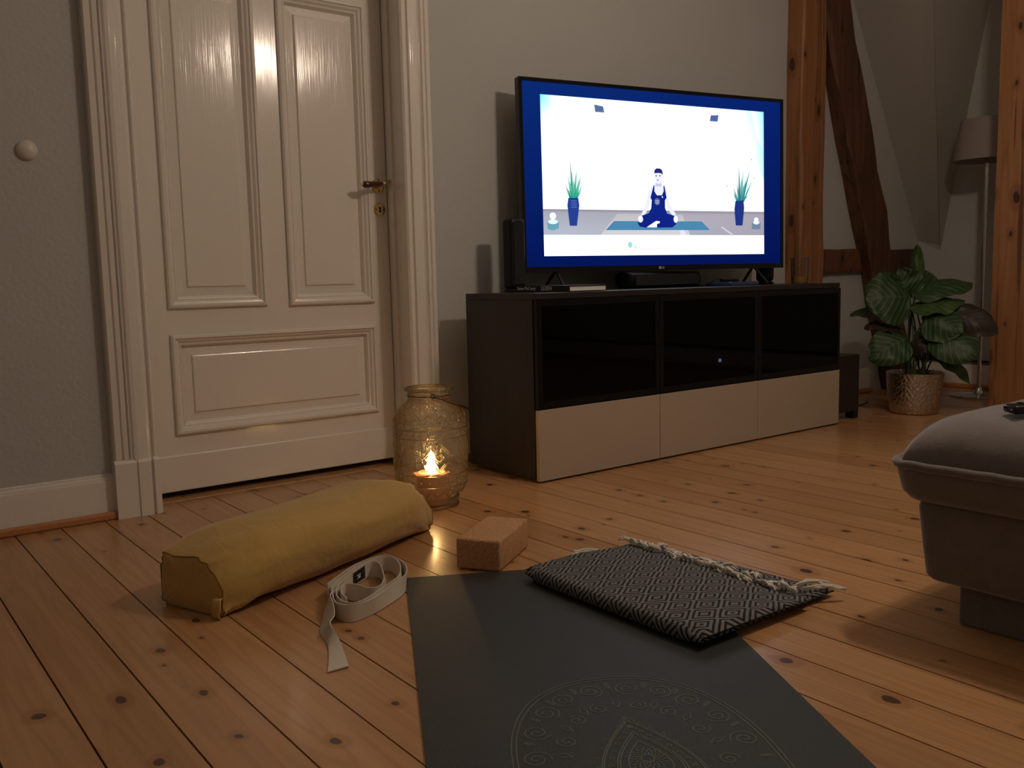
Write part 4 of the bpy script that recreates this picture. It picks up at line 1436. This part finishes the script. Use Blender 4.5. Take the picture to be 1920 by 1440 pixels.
def rrect(x0, x1, y0, y1, r, z, n_=7, wob=0.0, seed=0):
    out = []
    for cx_, cy_, a0_ in ((x1 - r, y1 - r, 0), (x0 + r, y1 - r, 90), (x0 + r, y0 + r, 180), (x1 - r, y0 + r, 270)):
        for k in range(n_):
            a_ = math.radians(a0_ + 90 * k / (n_ - 1))
            p = Vector((cx_ + r * math.cos(a_), cy_ + r * math.sin(a_), z))
            out.append(p)
    return out


bm = nb()
loft(bm, [rrect(OX0 + g_, OX1 - g_, OY0 + g_, OY1 - g_, 0.03, z) for g_, z in ((0.030, 0.092), (0.018, 0.094), (0.012, 0.102), (0.006, 0.16), (0.000, 0.235), (0.006, 0.262))])
obj('base_body', bm, 'taupe_velvet', ot, smooth=True, auto=55)
for x0, y0 in ((1.712, 0.69), (2.32, 0.69), (1.712, 0.17), (2.32, 0.17)):
    boxobj('leg', 'taupe_velvet', ot, x0, x0 + 0.13, y0, y0 + 0.13, 0.0, 0.094, bev=0.006)


def dense(x0, x1, y0, y1, r, z, n_=26):
    c = [Vector(p) for p in rrect(x0, x1, y0, y1, r, z, 9)]
    out = []
    m_ = len(c)
    for k in range(m_):
        a_, b2 = c[k], c[(k + 1) % m_]
        st_ = 26 if k % 9 == 8 else 1
        for s in range(st_):
            out.append(a_.lerp(b2, s / st_))
    return out


bm = nb()
E_ = 0.036
loft(bm, [dense(OX0 - E_ + g_, OX1 + E_ - g_, OY0 - E_ + g_, OY1 + E_ + 0.002 - g_, 0.055, z) for g_, z in ((0.035, 0.250), (0.018, 0.253), (0.008, 0.268), (0.002, 0.30), (0.000, 0.318), (0.012, 0.324), (0.04, 0.322))])
obj('lower_cushion', bm, 'taupe_velvet', ot, smooth=True, auto=60)
bm = nb()
pp = dense(OX0 - E_, OX1 + E_, OY0 - E_, OY1 + E_ + 0.002, 0.055, 0.322)
pp = [p + Vector((0, 0, 0.0022 * mnoise.noise(p * 60))) for p in pp]
tube(bm, pp, 0.0085, 8, closed=True)
obj('piping', bm, 'taupe_velvet', ot, smooth=True)
# plump tufted top
bm = nb()
PX0, PX1, PY0, PY1 = OX0 - E_ + 0.006, OX1 + E_ - 0.006, OY0 - E_ + 0.006, OY1 + E_ - 0.005
nx = ny = 60
TUFT = [(1.975, 0.66), (2.18, 0.66), (1.975, 0.33), (2.18, 0.33)]


def top_z(ux, uy, X, Y):
    ex_, ey_ = 1 - abs(2 * ux - 1), 1 - abs(2 * uy - 1)
    w_, d_ = (PX1 - PX0) / 2, (PY1 - PY0) / 2
    kx, ky = min(1, ex_ * w_ / 0.15), min(1, ey_ * d_ / 0.15)
    h_ = (1 - (1 - kx) ** 2.3) ** 0.40 * (1 - (1 - ky) ** 2.3) ** 0.40
    z_ = 0.098 * h_ * (1 + 0.10 * min(1, ex_ * w_ / 0.4) * min(1, ey_ * d_ / 0.35))
    for tx, ty in TUFT:
        dd_ = math.hypot(X - tx, Y - ty)
        z_ -= 0.040 * math.exp(-(dd_ / 0.045) ** 2) + 0.012 * math.exp(-(dd_ / 0.13) ** 2)
        an = math.atan2(Y - ty, X - tx)
        z_ -= 0.006 * math.exp(-(dd_ / 0.12) ** 2) * max(0, math.cos(an * 4)) ** 6
    # gathers near the rim
    g_ = math.exp(-min(ex_ * w_, ey_ * d_) / 0.05)
    z_ += 0.005 * g_ * mnoise.noise(Vector((X * 26, Y * 26, 1.0)))
    z_ += 0.003 * mnoise.noise(Vector((X * 7, Y * 7, 4.0))) * h_
    return max(0.0, z_)


Gd = []
for b_ in range(ny + 1):
    row = []
    for a_ in range(nx + 1):
        ux = 0.5 - 0.5 * math.cos(math.pi * a_ / nx); uy = 0.5 - 0.5 * math.cos(math.pi * b_ / ny)
        sx_, sy_ = 2 * ux - 1, 2 * uy - 1
        X = (PX0 + PX1) / 2 + sx_ * (PX1 - PX0) / 2
        Y = (PY0 + PY1) / 2 + sy_ * (PY1 - PY0) / 2
        # round off the plan corners
        k = (abs(sx_) ** 9) * (abs(sy_) ** 9)
        X -= math.copysign(0.015, sx_) * k
        Y -= math.copysign(0.015, sy_) * k
        row.append(bm.verts.new((X, Y, 0.322 + top_z(ux, uy, X, Y))))
    Gd.append(row)
for b_ in range(ny):
    for a_ in range(nx):
        bm.faces.new((Gd[b_][a_], Gd[b_][a_ + 1], Gd[b_ + 1][a_ + 1], Gd[b_ + 1][a_]))
rim = [Gd[0][a_] for a_ in range(nx + 1)] + [Gd[b_][nx] for b_ in range(1, ny + 1)] + [Gd[ny][a_] for a_ in range(nx - 1, -1, -1)] + [Gd[b_][0] for b_ in range(ny - 1, 0, -1)]
lo_ = [bm.verts.new((v_.co.x, v_.co.y, 0.315)) for v_ in rim]
for k in range(len(rim)):
    l_ = (k + 1) % len(rim)
    bm.faces.new((rim[k], lo_[k], lo_[l_], rim[l_]))
bm.faces.new(lo_)
obj('top_cushion', bm, 'taupe_velvet', ot, smooth=True)
for tx, ty in TUFT:
    bm = nb()
    bmesh.ops.create_uvsphere(bm, u_segments=14, v_segments=8, radius=0.013, matrix=Matrix.Translation((tx, ty, 0.372)) @ Matrix.Diagonal((1, 1, 0.5, 1)))
    obj('tuft_button', bm, 'taupe_velvet', ot, smooth=True)

# remote control on the footstool
RM = Matrix.Translation((1.718, 0.726, 0.4245)) @ Matrix.Rotation(math.radians(-34), 4, 'Z') @ Matrix.Rotation(math.radians(-2), 4, 'Y')
rc = thing('remote_control', 'small black remote control lying on the velvet footstool', 'remote control', RM.translation)
bm = nb()
box(bm, -0.02, 0.13, -0.02, 0.02, 0.0, 0.016, bev=0.006, seg=3, mtx=RM)
obj('casing', bm, 'black_gloss', rc, smooth=True, auto=40)
for q in range(6):
    for s in (-1, 0, 1):
        bm = nb()
        box(bm, 0.005 + q * 0.018, 0.013 + q * 0.018, s * 0.011 - 0.0035, s * 0.011 + 0.0035, 0.0155, 0.0175, mtx=RM)
        obj('button', bm, 'black_plastic', rc)

# ------------------------------------------------------------------ floor lamp
FL = (4.985, 2.320)
lp_ = thing('floor_lamp', 'unlit floor lamp with pale drum shade and thin chrome pole behind the right post', 'floor lamp', (FL[0], FL[1], 0))
bm = nb()
lathe(bm, [(0, 0), (0.145, 0), (0.147, 0.006), (0.140, 0.012), (0.03, 0.018), (0.018, 0.03), (0.014, 0.05), (0, 0.05)], (FL[0], FL[1], 0), 48)
obj('base', bm, 'chrome', lp_, smooth=True, auto=40)
bm = nb()
tube(bm, [(FL[0], FL[1], 0.02), (FL[0], FL[1], 1.30)], 0.0105, 16)
obj('pole', bm, 'chrome', lp_, smooth=True, auto=40)
bm = nb()
lathe(bm, [(0.167, 1.256), (0.131, 1.468), (0.129, 1.468), (0.165, 1.256), (0.167, 1.256)], (FL[0], FL[1], 0), 56)
obj('shade', bm, 'shade_linen', lp_, smooth=True, auto=40)
bm = nb()
for k in range(3):
    a_ = 2 * math.pi * k / 3
    tube(bm, [(FL[0], FL[1], 1.29), (FL[0] + 0.166 * math.cos(a_), FL[1] + 0.166 * math.sin(a_), 1.285)], 0.002, 6)
tube(bm, [(FL[0], FL[1], 1.27), (FL[0], FL[1], 1.33)], 0.018, 12)
obj('shade_carrier', bm, 'wire_dark', lp_, smooth=True, auto=40)

# ------------------------------------------------------------------ plant
PC_ = Vector((4.205, 2.262, 0))
pt = thing('plant_pot', 'hammered silver metal pot holding a leafy plant', 'plant pot', PC_)
bm = nb()
lathe(bm, [(0, 0.002), (0.104, 0.002), (0.109, 0.006), (0.120, 0.06), (0.127, 0.13), (0.129, 0.190), (0.131, 0.197), (0.127, 0.200), (0.122, 0.196), (0.119, 0.15), (0.0, 0.15)], (PC_.x, PC_.y, 0), 64)
obj('vessel', bm, 'hammered_metal', pt, smooth=True, auto=60)
pl = thing('striped_leaf_plant', 'green houseplant with large round striped leaves in a silver pot', 'plant', (PC_.x, PC_.y, 0.15))
bm = nb()
lathe(bm, [(0, 0.152), (0.117, 0.152), (0.119, 0.172), (0.06, 0.180), (0, 0.178)], (PC_.x, PC_.y, 0), 32)
obj('soil', bm, 'soil', pl, smooth=True)
CAMP = Vector((0, 0, 0.685))


def leafobj(base, tip, width, facing, mat, curl=0.18, roll=0.25, wav=0.022, seed=0):
    base, tip = Vector(base), Vector(tip)
    ln = (tip - base).length
    ydir = (tip - base).normalized()
    nrm = Vector(facing)
    nrm = (nrm - ydir * nrm.dot(ydir)).normalized()
    xdir = ydir.cross(nrm).normalized()
    bm = nb()
    uvl_ = bm.loops.layers.uv.new('UVMap')
    nx_, ny_ = 10, 16
    Gl = []
    for b_ in range(ny_ + 1):
        v_ = b_ / ny_
        hw_ = width / 2 * (math.sin(math.pi * min(1, 0.04 + 0.96 * v_ ** 0.8)) ** 0.52) if 0 < v_ < 1 else 0.0015
        row = []
        for a_ in range(nx_ + 1):
            u_ = a_ / nx_ * 2 - 1
            x_ = hw_ * u_
            zf = -roll * abs(u_) ** 1.5 * hw_ + curl * ln * (math.sin(math.pi * v_ * 0.9) - v_ * 0.6)
            zf += wav * mnoise.noise(Vector((u_ * 1.6 + seed, v_ * 4.0, seed))) * (0.3 + abs(u_))
            row.append(bm.verts.new(base + ydir * (ln * v_) + xdir * x_ + nrm * zf))
        Gl.append(row)
    for b_ in range(ny_):
        for a_ in range(nx_):
            f = bm.faces.new((Gl[b_][a_], Gl[b_][a_ + 1], Gl[b_ + 1][a_ + 1], Gl[b_ + 1][a_]))
            for lp, (aa, bb) in zip(f.loops, ((a_, b_), (a_ + 1, b_), (a_ + 1, b_ + 1), (a_, b_ + 1))):
                lp[uvl_].uv = (aa / nx_, bb / ny_)
    bm.normal_update()
    if sum((f.normal for f in bm.faces), Vector()).dot(nrm) < 0:
        bmesh.ops.reverse_faces(bm, faces=bm.faces[:])
    lf = obj('leaf', bm, mat, pl, smooth=True, keep=True)
    return lf, base


def stem(bpt, root, bend, r=0.004):
    b0 = Vector(root)
    p = Vector(bpt)
    mid = b0.lerp(p, 0.55) + Vector(bend)
    bm = nb()
    tube(bm, catmull([b0, mid, p], 8), r, 6)
    obj('stem', bm, 'stem_green', pl, smooth=True)


tc_ = (CAMP - Vector((4.2, 2.26, 0.4))).normalized()
rt_ = Vector((0.47, -0.88, 0))
up_ = Vector((0, 0, 1))
LEAVES = [
    # base, tip, width, facing, material, curl, roll
    ((4.175, 2.285, 0.560), (3.990, 2.400, 0.560), 0.235, tc_ * 0.95 + up_ * 0.25, 'leaf_green', 0.10, 0.2),
    ((4.244, 2.284, 0.600), (4.242, 2.287, 0.812), 0.056, tc_, 'leaf_light', 0.02, 0.9),
    ((4.190, 2.279, 0.575), (4.403, 2.095, 0.630), 0.165, up_ * 0.75 + tc_ * 0.45 - rt_ * 0.1, 'leaf_green', 0.12, 0.25),
    ((4.150, 2.270, 0.500), (4.300, 2.080, 0.540), 0.150, up_ * 0.9 + tc_ * 0.45, 'leaf_light', 0.14, 0.25),
    ((4.290, 2.190, 0.505), (4.480, 2.030, 0.455), 0.120, up_ * 0.5 - tc_ * 0.3 + rt_ * 0.2, 'leaf_purple', 0.22, 0.3),
    ((4.240, 2.110, 0.485), (4.310, 1.925, 0.390), 0.120, tc_ * 0.8 + up_ * 0.35, 'leaf_purple', 0.20, 0.3),
    ((4.165, 2.190, 0.475), (4.200, 2.035, 0.395), 0.170, tc_ * 0.85 + up_ * 0.45, 'leaf_green', 0.12, 0.3),
    ((4.180, 2.160, 0.395), (4.195, 1.965, 0.290), 0.175, tc_ * 0.9 + up_ * 0.5, 'leaf_green', 0.12, 0.2),
    ((4.258, 2.195, 0.272), (4.300, 2.035, 0.162), 0.080, up_ * 0.8 + tc_ * 0.4, 'leaf_light', 0.25, 0.25),
    ((4.100, 2.250, 0.365), (3.940, 2.345, 0.275), 0.165, tc_ * 0.85 + up_ * 0.3, 'leaf_green', 0.16, 0.2),
    ((4.200, 2.330, 0.520), (4.080, 2.540, 0.480), 0.17, up_ * 0.7 + tc_ * 0.2, 'leaf_green', 0.15, 0.3),
    ((4.240, 2.290, 0.560), (4.400, 2.330, 0.690), 0.17, tc_ * 0.8 + up_ * 0.3, 'leaf_green', 0.10, 0.25),
    ((4.210, 2.300, 0.560), (4.150, 2.330, 0.695), 0.15, tc_ * 0.9, 'leaf_green', 0.08, 0.3),
    ((4.150, 2.310, 0.400), (4.02, 2.42, 0.43), 0.12, up_ * 0.8 + tc_ * 0.3, 'leaf_purple', 0.15, 0.3),
    ((4.24, 2.20, 0.43), (4.36, 2.10, 0.38), 0.14, up_ * 0.5 + tc_ * 0.6, 'leaf_green', 0.15, 0.3),
    ((4.215, 2.240, 0.47), (4.290, 2.150, 0.44), 0.13, tc_ * 0.5 + up_ * 0.6, 'leaf_green', 0.15, 0.4),
    ((4.185, 2.250, 0.37), (4.140, 2.180, 0.30), 0.09, tc_, 'leaf_purple', 0.12, 0.5),
    ((4.225, 2.220, 0.34), (4.290, 2.120, 0.30), 0.11, tc_ * 0.8 + up_ * 0.3, 'leaf_purple', 0.15, 0.4),
    ((4.190, 2.230, 0.40), (4.230, 2.190, 0.29), 0.10, tc_, 'leaf_green', 0.10, 0.5),
]
for k, (b0, t0, wd, fc, mt, cu, ro) in enumerate(LEAVES):
    leafobj(b0, t0, wd * 1.18, fc, mt, cu, ro, seed=k * 1.7)
    an = k * 2.4
    root = (PC_.x + 0.045 * math.cos(an), PC_.y + 0.045 * math.sin(an), 0.172)
    stem(b0, root, (0.012 * math.cos(an), 0.012 * math.sin(an), 0.02))
# cable on the floor between the speaker and the pot
bm = nb()
tube(bm, catmull([(3.885, 2.56, 0.006), (3.98, 2.58, 0.005), (4.10, 2.60, 0.005), (4.22, 2.56, 0.005), (4.36, 2.60, 0.005)], 6), 0.0035, 6)
tag(obj('power_cable', bm, 'black_plastic', None, smooth=True), 'thin black cable on the floor behind the plant pot', 'cable')
